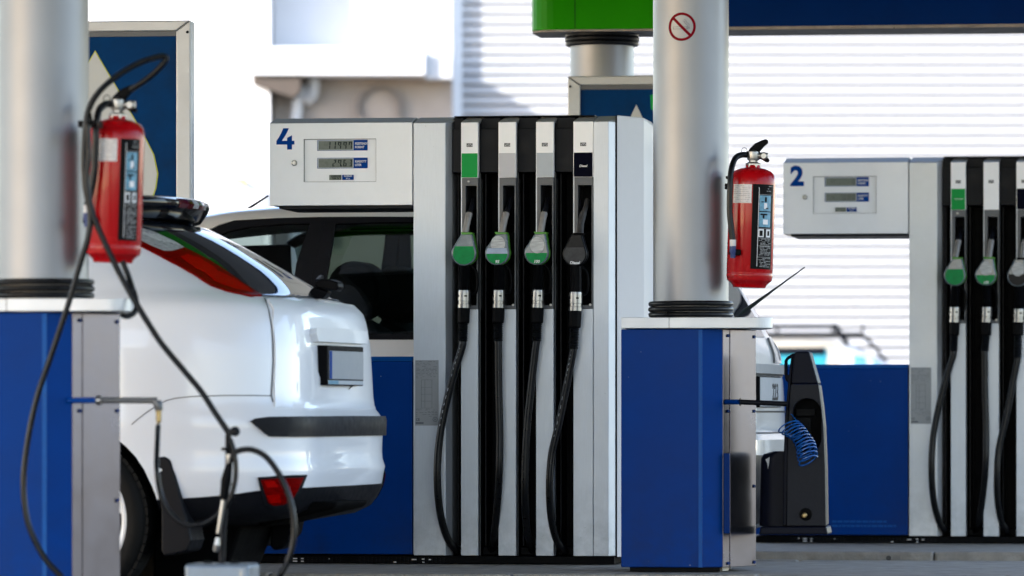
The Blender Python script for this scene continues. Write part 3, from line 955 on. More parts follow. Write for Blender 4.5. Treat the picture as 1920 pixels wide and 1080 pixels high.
    for aa in (-.85, .40):
        c = s0 + ax * .33 + Vector((gr * 1.07 * math.sin(aa), -gr * 1.07 * math.cos(aa), 0))
        hull(bm, [c + Vector((sx * .006, 0, sz * .0035)) + Vector((0, sy * .002 - .0005, 0)) for sx in (-1, 1) for sz in (-1, 1) for sy in (-1, 1)])
    T.part('swivel_windows', bm, DARKG, parent=sw, bevel=0.001)
    # plain sleeve, ribbed boot, hose
    e0, e1 = s1, Vector(P((n['grip'][2][0] - 1.5 - (dy and .8), 606 + dy * 1.5), d + .012))
    bm = B(); tube(bm, [e0, e0.lerp(e1, .1), e1.lerp(e0, .1), e1], [gr * 1.08, gr * 1.13, gr * 1.10, gr * 1.02], 8)
    T.part('hose_sleeve', bm, BLACK, bevel=0.002)
    h = n['hose']
    hs = [Vector(P(p, dd)) for p, dd in zip(h, np.interp(np.linspace(0, 1, len(h)), [0, .25, .6, .9, 1], [d + .012, d + .01, d, d + .11, d + .20]))]
    a, b = e1, hs[0]
    bm = B()
    q, rs = [], []
    for i in range(17):
        q.append(a.lerp(b, i / 16)); rs.append(.0212 if i % 2 else .0178)
    tube(bm, q, rs, 16)
    T.part('ribbed_boot', bm, RUBB)
    bm = B(); tube(bm, [b + (a - b) * .3] + hs, .0162, 16, sm=10)
    ho = T.part('hose', bm, RUBB, smooth=True)
    if style in ('green', 'diesel') and fr is PF:
        bm = B()
        path = smooth_path([b] + hs, 10)
        rr = random.Random(9)
        for i in range(12, 46, 2):
            p, q2 = path[i], path[i + 1]
            o_ = Vector((-.006, -.0152, 0))
            if rr.random() < .8:
                tube(bm, [p + o_, p.lerp(q2, rr.uniform(.5, 1.0)) + o_], .0014, 5)
        T.part('hose_print', bm, PLATE, parent=ho, kind='stuff')
    return T

g4, g2 = 'fuel nozzles hanging on pump 4', 'fuel nozzles hanging on pump 2'
build_nozzle(PF, NOZ[0], 'green', 'all-green nozzle with its black hose, leftmost on pump 4', g4)
build_nozzle(PF, NOZ[1], '95', 'green and blue-grey nozzle reading 95 on pump 4', g4)
build_nozzle(PF, NOZ[2], '100', 'green and silver nozzle reading 100 on pump 4', g4)
build_nozzle(PF, NOZ[3], 'diesel', 'black nozzle reading Diesel, rightmost on pump 4', g4)
build_nozzle(PF2, NOZ[0], 'green', 'mostly green nozzle, leftmost on the blurred pump 2', g2)
build_nozzle(PF2, NOZ[2] | dict(cx=NOZ[2]['cx'] - 70, spout=[(a - 70, b) for a, b in NOZ[2]['spout']], tip=[(a - 70, b) for a, b in NOZ[2]['tip']], collar=tuple(a - 70 for a in NOZ[2]['collar']), grip=[(a - 70, b) for a, b in NOZ[2]['grip']],
    hose=[(a - 68, b) for a, b in NOZ[1]['hose']] if False else [(a, b) for a, b in NOZ[1]['hose']]), '100', 'green-rimmed nozzle with round silver sticker, second on pump 2', g2)
build_nozzle(PF2, NOZ[3] | dict(cx=1005, collar=(1002, 1023), spout=[(a - 72, b) for a, b in NOZ[3]['spout']], tip=[(a - 72, b) for a, b in NOZ[3]['tip']], grip=[(a - 72, b) for a, b in NOZ[3]['grip']], hose=[(a - 70, b) for a, b in NOZ[3]['hose']]), 'grey', 'grey nozzle cut by the right edge of the photo on pump 2', g2)
# ================================================================== columns, island cabinets, signs
QF = Frame(1290, 21.0, YAW)             # reference frame of the right-hand column group
QL = Frame(61, 17.52, YAW)              # the left-hand column group, same build, nearer
CR = 0.1565
def qx(px, d=0.0): return QF.at(px, HY, d).x
def qz(py, d=0.0): return QF.at(1290, py, d).z
COLY = 0.20
COLX = QF.at(1295.5, HY, COLY).x

def cyl_map(bm, cx, cy, r, a0):
    """wrap a flat (x,z) print onto a cylinder of radius r"""
    for v in bm.verts:
        a = a0 + v.co.x / r
        rr = r + abs(v.co.y)
        v.co = Vector((cx + rr * math.sin(a), cy - rr * math.cos(a), v.co.z))
    return bm

def column(fr, label, sticker, zt=4.92, z0=None):
    cz = qz(595) if z0 is None else z0
    T = Thing('canopy_column', label, 'column', fr, (COLX, COLY, ISL), group='round canopy columns')
    bm = B(); lathe(bm, [(CR, ISL), (CR, zt)], (COLX, COLY, 0), 'z', 96)
    T.part('shaft', bm, COLUM, smooth=True)
    bm = B(); box(bm, COLX - .0008, COLX + .0008, COLY - CR - .0006, COLY - CR + .004, cz + .09, zt)
    if sticker:
        c = QF.at(1278, 50, COLY - CR)
        a0 = math.asin((c.x - COLX) / CR)
        r1, r0 = .0585, .0478
        def put(name, bmx, m, par):
            for e_ in range(2):
                bmesh.ops.subdivide_edges(bmx, edges=[e for e in bmx.edges if e.calc_length() > .012], cuts=2)
            return T.part(name, cyl_map(bmx, COLX, COLY, CR, a0), m, parent=par)
        bm2 = B(); prism(bm2, [(x, z + c.z) for x, z in ellipse(0, 0, r1, r1, 48)], -0.0006, -0.0002)
        disc = None
        bmx = B(); ring(bmx, 0, c.z, r0, r1, -.0016, -.0004, 48)
        bm2.free()
        st = put('no_smoking_sign', bmx, REDP, None)
        bmx = B(); s = .7071; h = .0058; L = r0 + .002
        prism(bmx, [(-L * s - h * s, c.z + L * s - h * s), (-L * s + h * s, c.z + L * s + h * s), (L * s + h * s, c.z - L * s + h * s), (L * s - h * s, c.z - L * s - h * s)], -.0016, -.0004)
        put('diagonal_bar', bmx, REDP, st)
        bmx = B()
        def ln(x0, z0_, x1, z1, t=.0008):
            d_ = Vector((x1 - x0, 0, z1 - z0_)); n_ = Vector((-d_.z, 0, d_.x)).normalized() * t
            prism(bmx, [(x0 + n_.x, c.z + z0_ + n_.z), (x1 + n_.x, c.z + z1 + n_.z), (x1 - n_.x, c.z + z1 - n_.z), (x0 - n_.x, c.z + z0_ - n_.z)], -.0014, -.0004)
        ln(-.036, .000, .028, .000); ln(-.036, -.009, .028, -.009); ln(-.036, -.009, -.036, 0); ln(.021, -.009, .021, 0)
        ln(.025, -.009, .025, 0, .0009); ln(.031, -.009, .031, 0, .0016)
        for a_, b_ in (((.027, .004), (.012, .016)), ((.012, .016), (.014, .021)), ((.014, .021), (.004, .024)), ((.032, .004), (.031, .010)), ((.031, .010), (.020, .018)), ((.020, .018), (.018, .027)), ((.018, .027), (.010, .030))):
            ln(*a_, *b_)
        put('cigarette', bmx, PRINT, st)
    # rubber rings round the foot
    return T

def rings(T, cz, n=3, r=None):
    for k in range(n):
        bm = B()
        rr = (r or CR) + .0095 + .001 * (k % 2)
        c0 = (COLX, COLY)
        pts = [(c0[0] + rr * math.cos(2 * math.pi * i / 64), c0[1] + rr * math.sin(2 * math.pi * i / 64), cz + .012 + k * .0225 + .0007 * math.sin(2 * math.pi * i / 64 + k)) for i in range(65)]
        tube(bm, pts, .0108, 10, caps=False)
        T.part('rubber_ring', bm, RUBB, smooth=True)

c1 = column(QF, 'round silver column with a no smoking sign, between the two pumps', True)
rings(c1, qz(595) + .002)
c2 = column(QL, 'wide blurred silver column at the left edge of the photo', False)
rings(c2, qz(595) + .002)

# ------------------------------------------------------------------ cabinet round each column foot
def cabinet(fr, label, left):
    T = Thing('island_cabinet', label, 'cabinet', fr, (qx(1290), .2, ISL), group='blue cabinets at the column feet')
    zt, zb = qz(616), ISL + .018
    xL, xF, xC, xS = qx(1164.5), qx(1316), QF.at(1355.5, HY, .045).x, QF.at(1417.5, HY, .28).x
    bm = B(); prism(bm, [(xL, 0), (xF, 0), (xC, .045), (xC, .52), (xL, .52)], zb, zt - .002, 'z')
    T.part('front_panel', bm, BLUEP, bevel=0.004)
    bm = B(); prism(bm, [(xF - .014, -.0016), (xF + .002, -.0016), (xF + .002, .004), (xF - .014, -.0002)], zb, zt - .006, 'z')
    T.part('fold_highlight', bm, BLUEC)  # paler blue strip painted as the highlight along the fold
    # metal side panel with two folded flanges
    a, b = Vector((xC + .001, .043)), Vector((xS, .28))
    n = Vector((b - a).orthogonal()).normalized()
    if n.y > 0: n = -n
    def slab(t0, t1, o0, o1, z0, z1):
        p = [a.lerp(b, t0) + n * o0, a.lerp(b, t1) + n * o0, a.lerp(b, t1) + n * o1, a.lerp(b, t0) + n * o1]
        bm_ = B(); prism(bm_, [(q.x, q.y) for q in p], z0, z1, 'z'); return bm_
    T.part('side_panel', slab(.2, .87, -.012, .003, zb, zt - .004), STEEL, bevel=.0015)
    f1 = T.part('flange', slab(0, .195, -.012, .0, zb, zt - .004), STEEL, bevel=.0015)
    f2 = T.part('flange', slab(.875, 1, -.012, .0, zb, zt - .004), STEEL, bevel=.0015)
    bm = B(); prism(bm, [(xC, .06), (xS - .012, .285), (xS - .07, .52), (xC, .52)], zb, zt - .003, 'z')
    T.part('rear_body', bm, BLUEP)
    for t, pys in ((.14, (629, 771, 1057)), (.93, (630, 771, 913, 1057))):
        for py in pys:
            c = a.lerp(b, t)
            bm = B(); tube(bm, [(c.x, c.y, qz(py)), (c.x + n.x * .006, c.y + n.y * .006, qz(py))], .0065, 10)
            T.part('bolt', bm, BLUED, smooth=True)
    # counter slab with a rounded far corner
    x0, x1 = qx(1164.5, -.03), QF.at(1449, HY, .05).x
    ztop = qz(595.5)
    zlo = qz(615.5)
    pts = [(x0, -.03), (x1 - .07, -.03)] + [(x1 - .07 + .07 * math.sin(R(k)), .04 - .07 * math.cos(R(k))) for k in range(10, 91, 10)] + [(x1 - .02, .2), (x1 - .09, .54), (x0, .54)]
    bm = B(); prism(bm, pts, zlo, ztop, 'z')
    ct = T.part('counter', bm, SHEET, bevel=.002)
    bm = B(); xx = qx(1254.6, -.03); box(bm, xx - .0008, xx + .0008, -.0315, -.0301, zlo, ztop)
    T.part('joint', bm, DARKG, parent=ct)
    bm = B(); box(bm, x0 + .03, xC - .01, .02, .5, ISL, zb)
    T.part('foot', bm, BLACK)
    # stub pipe through the side
    if not left:
        bm = B(); c = a.lerp(b, .10); p0 = Vector((c.x, c.y, qz(753.5))); p1 = Vector((QF.at(1387, 753.5, -.02).x, -.02, qz(753.8)))
        tube(bm, [p0 + Vector((-.02, 0.02, 0)), p1], .0105, 12)
        pi = T.part('pipe', bm, BLUEP, smooth=True)
        bm = B(); p2 = QF.at(1476, 757.5, -.02)
        tube(bm, [p1, (p1.x + .004, p1.y, p1.z)], .0165, 12); 
        T.part('pipe_nut', bm, DARKG, parent=pi, smooth=True)
        bm = B(); tube(bm, [p1, p2], .0108, 12)
        T.part('pipe_extension', bm, DARKG, parent=pi, smooth=True)
        bm = B(); z0_, z1_ = qz(1000), qz(850)
        c0 = a.lerp(b, .02)
        box(bm, c0.x + .001, c0.x + .026, c0.y - .028, c0.y - .004, z0_, z1_)
        T.part('dark_blue_strip', bm, BLUED, bevel=.004)  # narrow dark blue box at the edge of the side panel
    else:
        q = lambda px, py, d=-.02: fr.at(px, py, d)
        bm = B(); p0 = q(128, 751, .03); p1 = q(183, 750.5)
        tube(bm, [p0, p1], .0105, 12)
        pi = T.part('pipe', bm, BLUEP, smooth=True)
        bm = B(); tube(bm, [q(181, 750.5), q(190, 750.5)], .0170, 12)
        T.part('pipe_nut', bm, CHROM, parent=pi, smooth=True)
        bm = B(); tube(bm, [q(189, 750.5), q(284, 751), q(293, 753), q(297, 761), q(298, 770)], [.0105, .0105, .0150, .0155, .0135], 12, sm=3)
        T.part('pipe_extension', bm, mat('grey_pipe', (.10, .105, .11), .4, .5, ns=30, na=.2), parent=pi, smooth=True)
        bm = B(); tube(bm, [q(297.5, 768), q(297.5, 774), q(297.5, 775), q(297.5, 790), q(296.5, 794)], [.0105, .0105, .0095, .0095, .006], 8)
        T.part('brass_fitting', bm, BRASS, parent=pi)
        bm = B(); tube(bm, [q(296.5, 793), q(296, 800), q(296, 801), q(296, 806)], [.006, .006, .0085, .0085], 10)
        T.part('hose_clip', bm, CHROM, parent=pi)
    return T

cabinet(QF, 'blue metal cabinet in focus under the column with the no smoking sign', False)
cabinet(Frame(56, 17.52, YAW), 'blurred blue cabinet at the lower left corner under the wide column', True)

# ------------------------------------------------------------------ far column, spreader sign, poster frames
SF = Frame(1121, 24.9, YAW)
T = Thing('canopy_column', 'short visible piece of silver column below the green sign box', 'column', SF, (0, .17, ISL), group='round canopy columns')
bm = B(); lathe(bm, [(CR, ISL), (CR, 4.92)], (0, .17, 0), 'z', 64)
T.part('shaft', bm, COLUM, smooth=True)
bm = B()
zA, zB = SF.at(1121, 82).z, SF.at(1121, 58).z
for k in range(3):
    rr = CR + .012 + .004 * (k % 2)
    zz = zA + .010 + k * .021
    tube(bm, [(rr * math.cos(2 * math.pi * i / 48), .17 + rr * math.sin(2 * math.pi * i / 48), zz) for i in range(49)], .0125, 8, caps=False)
T.part('rubber_ring', bm, RUBB, smooth=True)

def spreader(fr, gx0, gx1, bx1, z0, z1, label):
    T = Thing('spreader_sign', label, 'sign', fr, (gx0, 0, z0), group='overhead signs along the islands')
    r = .12
    pts = [(gx0 + r - r * math.cos(R(k)), -.03 + r - r * math.sin(R(k))) for k in range(0, 91, 15)] + [(gx1, -.03), (gx1, .40), (gx0, .40)]
    bm = B(); prism(bm, pts, z0 + .006, z1, 'z')
    gb = T.part('green_box', bm, GREEN, bevel=.004)
    bm = B(); prism(bm, [(x * .995 + .002, y * .99 + .004) for x, y in pts], z0 - .004, z0 + .0055, 'z')
    T.part('lower_edge', bm, CONC, parent=gb)
    bm = B(); xj = gx0 + (gx1 - gx0) * .29; box(bm, xj, xj + .003, -.0312, -.0302, z0 + .01, z1)
    T.part('seam', bm, DARKG, parent=gb)
    bm = B(); box(bm, gx1 + .002, bx1, -.02, .39, z0 + .012, z1)
    bb_ = T.part('blue_board', bm, BLUED, bevel=.003)
    bm = B(); box(bm, gx1 + .002, bx1, -.022, .39, z0 - .004, z0 + .0115)
    T.part('lower_edge', bm, CONC, parent=bb_)
    return T
sz0 = SF.at(1121, 57, -.03).z
spreader(SF, SF.at(991, 40, -.03).x, SF.at(1290, 40, -.03).x, 6.0, sz0, sz0 + 1.2, 'green sign box joined to a long blue board, across the top right')
spreader(QF, -2.6, .46, 5.0, 2.72, 4.0, 'unseen green and blue sign board added above pump 4 for reflections')  # added out of view so the car's rear glass reflects green

def poster(fr, x0, x1, zt, zb, drop, label):
    """silver snap frame with a blue poster showing a pale drop"""
    T = Thing('poster_frame', label, 'poster frame', fr, ((x0 + x1) / 2, 0, zb), group='framed blue posters with a pale drop')
    fw = .062
    bm = B(); box(bm, x0 + fw - .004, x1 - fw + .004, .006, .02, zb + fw, zt - fw)
    ps = T.part('poster', bm, POSTB)
    bm = B(); box(bm, x0 + .002, x1 - .002, .021, .085, zb + .002, zt - .002)
    T.part('back_box', bm, ALU, bevel=.003)
    for nm, q in (('frame_rail', [(x0, zt), (x1, zt), (x1 - fw, zt - fw * .72), (x0 + fw, zt - fw * .72)]), ('frame_rail', [(x0, zb), (x0 + fw, zb + fw), (x1 - fw, zb + fw), (x1, zb)]),
                  ('frame_stile', [(x0, zb + .001), (x0, zt - .001), (x0 + fw - .001, zt - fw * .72), (x0 + fw - .001, zb + fw)]), ('frame_stile', [(x1, zb + .001), (x1 - fw + .001, zb + fw), (x1 - fw + .001, zt - fw * .72), (x1, zt - .001)])):
        bm = B()
        prism(bm, q, -.012, .004)
        T.part(nm, bm, FRAMEM, bevel=.005)
    bm = B(); box(bm, x0 + fw, x1 - fw, -.0015, .0055, zt - fw * 1.05, zt - fw * .73)
    T.part('inner_strip', bm, MIDG)
    for sx in (x0 + .012, x1 - .012):
        bm = B(); lathe(bm, [(.006, 0), (.006, -.003), (.001, -.004)], (sx, -.012, zt - .05), 'y', 12)
        T.part('screw', bm, DARKG)
    right = [(220, 168), (252, 225), (273, 262), (287, 290), (294.5, 325), (291, 352), (280, 385), (255, 410), (222, 424), (180, 430)]
    def shape(g):
        tip = drop.at(178.5, 98 - g * 1.6, .004)
        r = [drop.at(px + g, py + g * .2, .004) for px, py in right]
        pl = [(tip.x, tip.z)] + [(p.x, p.z) for p in r]
        lf = [(2 * tip.x - x, z) for x, z in pl[1:-1]]
        return pl + lf[::-1], tip
    o1, tip = shape(2.4)
    i1, _ = shape(0)
    dx, dz, sc = 0, 0, 1
    return T, ps, o1, i1, tip

AF = Frame(180, 21.45, YAW)
xa1 = AF.at(358, 60).x
T, ps, o1, i1, tip = poster(AF, -xa1, xa1, AF.at(358, 38).z, .35, AF, 'silver framed blue poster with a pale drop, behind the left extinguisher')
bm = B(); prism(bm, o1, .003, .0055); T.part('drop_outline', bm, OLIVE, parent=ps)
bm = B(); prism(bm, i1, .0015, .0029); T.part('drop', bm, DROPW, parent=ps)
tc = (xa1 - .062, AF.at(331, 50).z)
bm = B(); box(bm, AF.at(310, 50).x, AF.at(329, 50).x, -.003, .0025, AF.at(320, 58).z, AF.at(320, 52).z); T.part('paper_tab', bm, WHITE)

BF = Frame(1193, 24.62, YAW)
xb1 = -BF.at(1065, 200).x
shz = BF.at(1193, 142).z
T, ps, o2, i2, tip2 = poster(BF, -xb1 * 1.0, xb1 * 1.15, shz, .35, AF, 'silver framed blue poster half hidden behind the no smoking column')
ptip = BF.at(1193, 196)
k = .80
mv = lambda L: [(ptip.x + (x - tip.x) * k, ptip.z + (z - tip.z) * 1.0) for x, z in L]
bm = B(); prism(bm, mv(o2), .003, .0055); T.part('drop_outline', bm, DROPW, parent=ps)
bm = B(); prism(bm, mv(i2), .0015, .0029); T.part('drop', bm, DROPW, parent=ps)
bm = B(); prism(bm, [(BF.at(1219, 170).x, BF.at(1219, 178).z), (BF.at(1262, 170).x, BF.at(1219, 170).z), (BF.at(1262, 170).x, BF.at(1219, 215).z), (BF.at(1220, 170).x, BF.at(1219, 205).z)], .003, .0058)
T.part('green_mark', bm, GREENL, parent=ps)

# ================================================================== fire extinguishers
def extinguisher(fr, qf, label, right):
    """built in the right-hand group's coordinates; fr is the frame it is placed in"""
    d = .085
    q = lambda px, py, dd=d: QF.at(px, py, dd)
    base = q(1404.5, 540)
    T = Thing('fire_extinguisher', label, 'fire extinguisher', fr, base, group='red fire extinguishers on the columns', tilt=R(1.9))
    cx = base.x
    px = lambda n_: n_ / 457.0            # photo pixels at this distance to metres
    r = px(43.5)
    H = lambda py: base.z + px(540 - py)
    cc = (cx, d, 0)
    bm = B(); lathe(bm, [(.02, H(540)), (r * .70, H(539.5)), (r * .74, H(535)), (r * .80, H(532)), (r * .97, H(526)), (r, H(518)), (r, H(514)), (r * .992, H(513)), (r * .992, H(511.5)), (r, H(510)), (r, H(345)), (r * .985, H(335)), (r * .93, H(327)), (r * .80, H(320.5)), (r * .55, H(316)), (r * .33, H(314)), (r * .30, H(309)), (.01, H(309))], cc, 'z', 72)
    body = T.part('cylinder', bm, RED, smooth=True)
    bm = B(); lathe(bm, [(px(14.5), H(315)), (px(14.5), H(306)), (px(12), H(305)), (px(9), H(304)), (px(9), H(298))], cc, 'z', 6)
    T.part('neck_nut', bm, CHROM, bevel=.0015)
    bm = B(); lathe(bm, [(px(11), H(300)), (px(12), H(296)), (px(11), H(284)), (px(5), H(280))], cc, 'z', 20)
    tube(bm, [(cx, d, H(291)), (cx + px(27), d, H(291.5))], px(6.5), 14)
    tube(bm, [(cx - px(3), d, H(291)), (cx - px(15), d, H(290))], px(5), 12)
    T.part('valve', bm, CHROM, smooth=True)
    bm = B(); lathe(bm, [(.001, 0), (px(7), 0), (px(7.3), -.012), (px(5), -.018), (.001, -.018)], (cx + px(20), d, H(291.5)), 'y', 20)
    T.part('pressure_gauge', bm, CHROM, smooth=True)
    # lever and carrying handle
    P2 = lambda pts: [(cx + px(a - 1409), H(b)) for a, b in pts]
    bm = B(); prism(bm, P2([(1395, 291), (1402, 278), (1412, 268), (1424, 262), (1432, 259.5), (1436, 262), (1436, 267), (1428, 274), (1421, 283), (1416, 290), (1413, 294), (1404, 294)]), d - .013, d + .013)
    T.part('lever', bm, BLACK, bevel=.004, smooth=True)
    bm = B(); prism(bm, P2([(1418, 283), (1427, 287), (1440, 298), (1439, 303), (1433, 303.5), (1424, 298), (1412, 296)]), d - .010, d + .010)
    T.part('carrying_handle', bm, BLACK, bevel=.004, smooth=True)
    bm = B(); c = (cx - px(17), d - .012, H(284)); tube(bm, [(c[0] + px(5.5) * math.cos(2 * math.pi * i / 16), c[1], c[2] + px(7) * math.sin(2 * math.pi * i / 16)) for i in range(17)], .0016, 6, caps=False)
    tube(bm, [(c[0] + px(4), c[1], c[2]), (c[0] + px(14), c[1], c[2] - .004)], .0016, 6)
    T.part('pull_ring', bm, DARKG, smooth=True)
    # hose from the valve, over the front, to its tip
    if right: hp = [(1394, 290, 0), (1384, 291, -.02), (1375, 299, -.06), (1370, 320, -.092), (1369, 355, -.105), (1370, 400, -.105), (1374, 430, -.105), (1377.5, 453, -.105)]
    else: hp = [(1394, 291, 0), (1390, 292, -.04), (1385, 305, -.09), (1384, 335, -.110), (1384, 370, -.110), (1383, 400, -.108), (1378, 432, -.106), (1373, 453, -.105)]
    hp = [Vector((cx + px(a - 1406.5), d + dd, H(b))) for a, b, dd in hp]
    bm = B(); tube(bm, hp, px(5.6), 14, sm=6)
    T.part('hose', bm, RUBB, smooth=True)
    e = hp[-1]
    bm = B(); tube(bm, [e + Vector((0, 0, .003)), e + Vector((.001, 0, -.024))], px(6.0), 14)
    T.part('hose_ferrule', bm, PAPER, smooth=True)
    bm = B(); tube(bm, [e + Vector((.001, 0, -.023)), e + Vector((.0015, 0, -.045)), e + Vector((.002, 0, -.052)), e + Vector((.002, 0, -.072))], [px(6), px(6), px(5), px(4.6)], 14)
    T.part('hose_tip', bm, NOZB, smooth=True)
    bm = B(); box(bm, e.x - .014, e.x + .034, d - r - .010, d - r + .02, e.z - .060, e.z - .036)
    T.part('hose_clip', bm, BLACK, bevel=.003)
    # labels wrapped on the cylinder (x is arc length from the front line)
    def wrap(name, bmx, m, par=None, kind=None):
        for _ in range(3):
            L = [ed for ed in bmx.edges if abs(ed.verts[0].co.x - ed.verts[1].co.x) > .012]
            if not L: break
            bmesh.ops.subdivide_edges(bmx, edges=L, cuts=1)
        return T.part(name, cyl_map(bmx, cx, d, r, 0), m, parent=par, kind=kind)
    def arc(pxo):
        if not right and pxo > 3.5: pxo = pxo + (39 - pxo) * .30          # offset in pixels from the axis to arc length
        return math.asin(max(-.97, min(.97, px(pxo) / r))) * r
    rr = random.Random(11)
    bmx = B(); a0, a1 = arc(-32 if right else -26), arc(3) if right else arc(-26) + px(38)
    box(bmx, a0, a1, .0003, .0011, H(382), H(347)); pl = wrap('paper_label', bmx, PAPER)
    bmx = B()
    for i in range(9):
        z = H(350.5 + i * 3.6); u = a0 + .004
        while u < a1 - .008:
            L = rr.uniform(.004, .016)
            if rr.random() < .75: box(bmx, u, min(a1 - .004, u + L), .0012, .0018, z, z + .0016)
            u += L + .003
    wrap('label_text', bmx, mat('grey_label_text', (.26, .24, .25), .6), pl, 'stuff')
    b0, b1 = arc(5), arc(40.5)
    bmx = B(); box(bmx, b0, b1, .0003, .0011, H(505), H(346)); kl = wrap('instruction_label', bmx, LABK)
    for (u0, u1, v0, v1, m_, nm) in ((18, 37, 367, 396, PICT, 'pictogram'), (18, 37, 398, 426, PICT, 'pictogram'), (17.5, 27, 430, 445, WHITE, 'fire_class_mark'), (31, 37.5, 430, 445, WHITE, 'fire_class_mark'), (16.3, 17.1, 352, 500, WHITE, 'white_rule')):
        bmx = B(); box(bmx, arc(u0), arc(u1), .0012, .0018, H(v1), H(v0)); wrap(nm, bmx, m_, kl)
    for (u0, u1, v0, v1) in ((19.5, 25, 432.5, 443), (33, 36, 433, 442)):
        bmx = B(); box(bmx, arc(u0), arc(u1), .0019, .0024, H(v1), H(v0)); wrap('fire_class_picture', bmx, LABK, kl)
    # figures inside the pictograms: a small extinguisher being used
    for (u, v, du, dv) in ((26, 381, 5, 11), (25, 412, 8, 9)):
        bmx = B(); box(bmx, arc(u), arc(u + du), .0019, .0024, H(v + dv), H(v))
        wrap('pictogram_figure', bmx, WHITE, kl)
    bmx = B()
    for (u, v, du, dv) in ((21, 378, 4, 2), (27, 370, 3, 9), (20, 401, 12, 3), (24, 404, 3, 6), (29, 390, 4, 2)):
        box(bmx, arc(u), arc(u + du), .0025, .0030, H(v + dv), H(v))
    wrap('pictogram_lines', bmx, LABK, kl, 'stuff')
    for (u, v, s_, txt) in ((28, 352, .010, '6'),):
        pass
    bmx = B()
    for v0, v1, st, uu in ((349, 362, 4.5, 27), (448, 460, 2.6, 18), (462, 480, 2.6, 18), (484, 502, 2.6, 18)):
        v = v0
        while v < v1:
            u = uu + (rr.random() * 5)
            while u < 37.5:
                L = rr.uniform(1.2, 4.5)
                if rr.random() < .8: box(bmx, arc(u), arc(min(38.5, u + L)), .0012, .0017, H(v + 1.1), H(v))
                u += L + .9
            v += st
    for v in (365, 428.5, 446.5, 461, 482): box(bmx, arc(17), arc(38.5), .0012, .0017, H(v + .7), H(v))
    wrap('instruction_text', bmx, mat('light_label_text', (.32, .32, .32), .6), kl, 'stuff')
    # dotted strap line beside it
    # bracket
    bm = B(); bx = cx - r
    box(bm, bx - .006, bx + .004, d - .02, d + .03, H(360), H(333)); box(bm, bx - .018, bx - .006, d - .012, d + .02, H(356), H(345)); box(bm, bx - .016, bx - .002, d - .004, d + .05, H(336), H(331))
    T.part('wall_bracket', bm, BLACK, bevel=.002)
    return T

extinguisher(QF, QF, 'sharp red fire extinguisher on the right side of the no smoking column', True)
extinguisher(Frame(71, 17.52, YAW), QF, 'blurred red fire extinguisher beside the wide left column with black hoses across', False)
